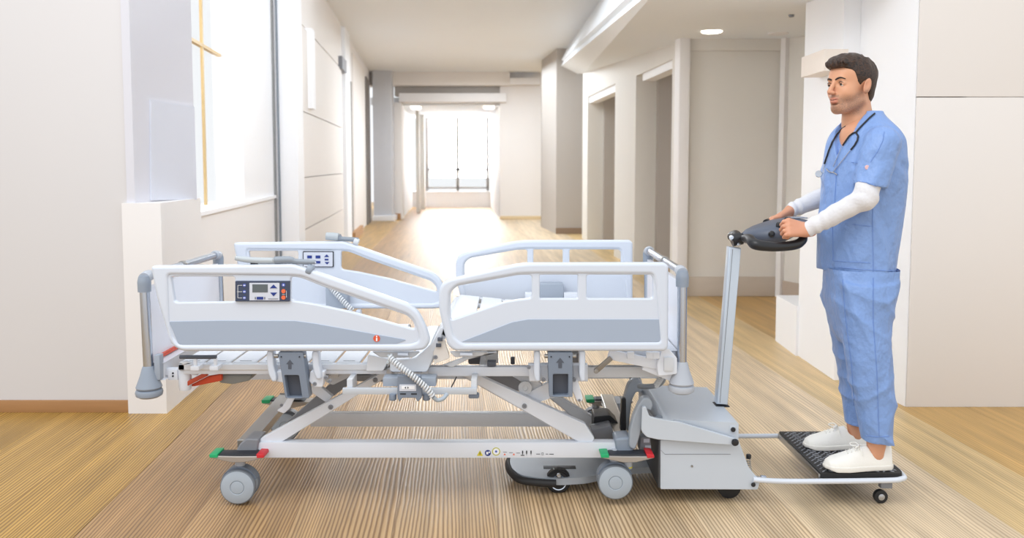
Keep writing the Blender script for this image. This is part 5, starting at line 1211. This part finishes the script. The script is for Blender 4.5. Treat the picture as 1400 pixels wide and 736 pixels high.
# ---------------- shoes
shoe_m = mat('shoe_white', (240, 238, 232), .55, var=.02, vscale=20, bump=.1, bscale=120); sole_m = mat('shoe_sole', (234, 231, 224), .5, var=.02)
def shoe(toe, heel, Y, yaw):
    a = P(toe, 630, Y); b_ = P(heel, 630, Y); L = (b_.x-a.x)*1.0; org = Vector(((a.x+b_.x)/2, Y, ZTOP)); c_, s_ = math.cos(yaw), math.sin(yaw)
    ts = np.array([-.5, -.46, -.38, -.2, .0, .2, .36, .46, .5])*L; wd = np.array([.012, .033, .046, .052, .044, .038, .038, .034, .018]); ht = np.array([.030, .046, .058, .074, .096, .108, .104, .112, .112])
    def loc(x, y): X0, Y0 = x-org.x, y-org.y; return X0*c_+Y0*s_, -X0*s_+Y0*c_
    def up_(x, y, z):
        u, v = loc(x, y); w_ = np.interp(u, ts, wd); h = np.interp(u, ts, ht); zz_ = z-org.z; nar = 1-.45*np.clip((zz_-.03)/.09, 0, 1)**1.3*np.clip((u/L+.5)*1.6, .3, 1)
        d = ((np.abs(v/(w_*nar))**2.6+np.abs((zz_-.012)/(h-.012))**2.2)**(1/2.3)-1)*.030
        d = smax(d, np.maximum(-ts[-1]*1.0-u, u-ts[-1]), .012); d = smax(d, .012-zz_, .002)
        hole = cone((org.x+.24*L*c_+.0, org.y+.24*L*s_, org.z+.082), (org.x+.27*L*c_, org.y+.27*L*s_, org.z+.16), .031, .044)(x, y, z)
        return smax(d, -hole, .006)
    def so_(x, y, z):
        u, v = loc(x, y); w_ = np.interp(u, ts, wd)+.0035; zz_ = z-org.z; to = np.clip((-u/L-.34)*8, 0, 1)
        d = np.maximum(np.abs(v)-w_, np.abs(u)-.51*L); return smax(d, np.maximum(zz_-.026-.0*to, .001+.008*to**2-zz_), .006)
    lo = (org.x-.18, Y-.11, ZTOP-.004); hi = (org.x+.18, Y+.11, ZTOP+.135)
    v, q = field_mesh(up_, lo, hi, .0032); sh = link('shoe', to_mesh('shoe', [(v, q)]), shoe_m, pers)
    v, q = field_mesh(so_, lo, (hi[0], hi[1], ZTOP+.04), .0034); so = link('sole', to_mesh('sole', [(v, q)]), sole_m, sh)
    def W(u, v, z): return Vector((org.x+u*c_-v*s_, org.y+u*s_+v*c_, org.z+z))
    def surf(u, v):       # top of the upper at plan position
        zz_ = np.linspace(.14, .02, 200); p = W(u, v, 0); vals = up_(np.full(200, p.x), np.full(200, p.y), zz_+org.z); k_ = np.argmax(vals < 0); return W(u, v, zz_[k_]+.0015)
    for u in (-.17, -.115, -.06, -.005): tube('lace', [surf(u*L-.004, -.018), surf(u*L, -.008), surf(u*L, .008), surf(u*L+.004, .018)], .0024, shoe_m, sh)
    k0 = surf(.02*L, 0)
    for sg in (-1, 1):
        tube('lace_bow', [k0+Vector((0, 0, .003)), k0+Vector((-.012, sg*.018, .012)), k0+Vector((-.030, sg*.030, .004)), k0+Vector((-.022, sg*.016, -.002)), k0+Vector((0, 0, .002))], .0023, shoe_m, sh)
        tube('lace_bow', [k0+Vector((0, 0, .003)), k0+Vector((-.004, sg*.026, -.004)), k0+Vector((-.001, sg*.038, -.028))], .0021, shoe_m, sh)
    return sh
shoe(1126, 1219.5, FYN, math.radians(4)); shoe(1098, 1186, FYF, math.radians(3))
# seams and pockets laid on the cloth
def trace(fn, px, py, Y0=BY-.5, off=.0015, st=.004):
    o = Vector((0, 0, CAMZ)); d = ray(px, py); d = d/d.y; t = Y0
    n = np.arange(0, .9, st); X_ = o.x+d.x*(t+n); Y_ = t+n; Z_ = o.z+d.z*(t+n); vv_ = fn(X_, Y_, Z_); hit = vv_ < off
    if not hit.any(): return None
    k_ = int(np.argmax(hit)); tt = t+n[k_]
    if k_ > 0: a_, b_ = vv_[k_-1], vv_[k_]; tt = t+n[k_-1]+st*(a_-off)/(a_-b_+1e-9)
    return o+d*tt
seam_m = mat('scrub_seam', (112, 144, 204), .8)
def seam(name, fn, pts, par, r=.0014, m=None, sub=2, off=.0008, step=6):
    full = []
    for (a, b_), (c_, d_) in zip(pts, pts[1:]):
        n = max(1, int(math.hypot(c_-a, d_-b_)/step))
        for k_ in range(n): full.append((a+(c_-a)*k_/n, b_+(d_-b_)*k_/n))
    full.append(pts[-1]); w_ = [trace(fn, a, b_, off=off) for a, b_ in full]; w_ = [p for p in w_ if p is not None]
    if len(w_) > 1: return tube(name, w_, r, m or seam_m, par, sub=sub, res=2)
seam('pocket_seam', topf, [(1138, 309), (1139, 357), (1190, 360)], scrub); seam('pocket_seam', topf, [(1165, 307), (1193, 310)], scrub)
seam('side_seam', topf, [(1193.5, 270), (1193, 310), (1194, 372)], scrub); seam('hem_seam', topf, [(1146, 366), (1180, 369), (1220, 371)], scrub)
seam('sleeve_hem', topf, [(1167, 247), (1186, 250), (1203, 257)], scrub); seam('shoulder_seam', topf, [(1209, 180), (1207, 192), (1201, 205), (1190, 222)], scrub)
seam('chest_pocket', topf, [(1156, 221), (1165, 222), (1172, 223)], scrub); seam('placket', topf, [(1146, 196), (1143, 240), (1140, 300)], scrub)
seam('side_seam', trf, [(1194, 380), (1194, 440), (1199, 510), (1202, 598)], trou); seam('front_crease', trf, [(1152, 382), (1155, 430), (1164, 500), (1168, 560)], trou)
seam('hem_seam', trf, [(1182, 596), (1200, 598), (1216, 597)], trou)
pq = trace(topf, 1186, 229)
if pq is not None:
    lathe('sleeve_patch', pq+Vector((0, .001, 0)), (0, -1, 0), [(.010, -.002), (.009, .0015), (0, .002)], mat('patch_pink', (232, 190, 190), .6), scrub, 12)
# stethoscope: hangs round the neck, a thing of its own
ste = empty('stethoscope', P(1150, 235, BY-.2)); tag(ste, 'black stethoscope with silver chest piece hanging round the man\'s neck', 'stethoscope')
both = lambda x, y, z: np.minimum(topf(x, y, z), np.minimum(headsdf_w(x, y, z), 9))
HI = np.array(HM.inverted())
def headsdf_w(x, y, z):
    a = HI[0, 0]*x+HI[0, 1]*y+HI[0, 2]*z+HI[0, 3]; b_ = HI[1, 0]*x+HI[1, 1]*y+HI[1, 2]*z+HI[1, 3]; c_ = HI[2, 0]*x+HI[2, 1]*y+HI[2, 2]*z+HI[2, 3]; return headsdf(a, b_, c_)*HS
sb = mat('stethoscope_black', (28, 30, 36), .35)
seam('tubing', both, [(1196, 155), (1190, 160), (1183, 167), (1176, 174), (1170, 181)], ste, .0038, sb, 3, .005, 4)
seam('tubing', both, [(1170, 181), (1166, 182), (1161, 186), (1156, 193), (1152, 199)], ste, .0036, sb, 3, .005, 3)
seam('tubing', both, [(1170, 181), (1173, 186), (1172, 192), (1168, 199), (1163, 205)], ste, .0038, sb, 3, .005, 3)
seam('tubing', both, [(1156, 173), (1150, 177), (1144, 184), (1138, 194), (1133, 206), (1129, 218), (1127, 224)], ste, .0038, sb, 3, .005, 4)
seam('ear_tube', both, [(1162, 206), (1152, 219), (1139, 235)], ste, .0018, chrome, 2, .006, 4)
seam('ear_tube', both, [(1151, 200), (1146, 212), (1139, 228)], ste, .0014, chrome, 2, .006, 4)
seam('head_spring', both, [(1130, 231), (1134, 235), (1140, 236), (1145, 239)], ste, .003, chrome, 2, .006, 3)
seam('chest_stem', both, [(1127, 222), (1126, 230), (1125, 238)], ste, .002, chrome, 2, .006, 4)
cpz = trace(topf, 1124, 238, off=.01) or P(1120, 238, BY-.15)
cpz = Vector(P(1119.5, 238, cpz.y-.02)); lathe('chest_piece', cpz, (-.4, -.9, 0), [(.012, -.006), (.0155, -.004), (.0155, .002), (.013, .004), (0, .003)], chrome, ste, 24)
# back of the neck loop
bk = [hp(-.03, .058, -.12), hp(-.075, .055, -.118), hp(-.105, .035, -.112), hp(-.115, 0, -.110), hp(-.105, -.035, -.112), hp(-.07, -.056, -.122), hp(-.02, -.056, -.145)]
tube('tubing', bk, .0038, sb, ste)
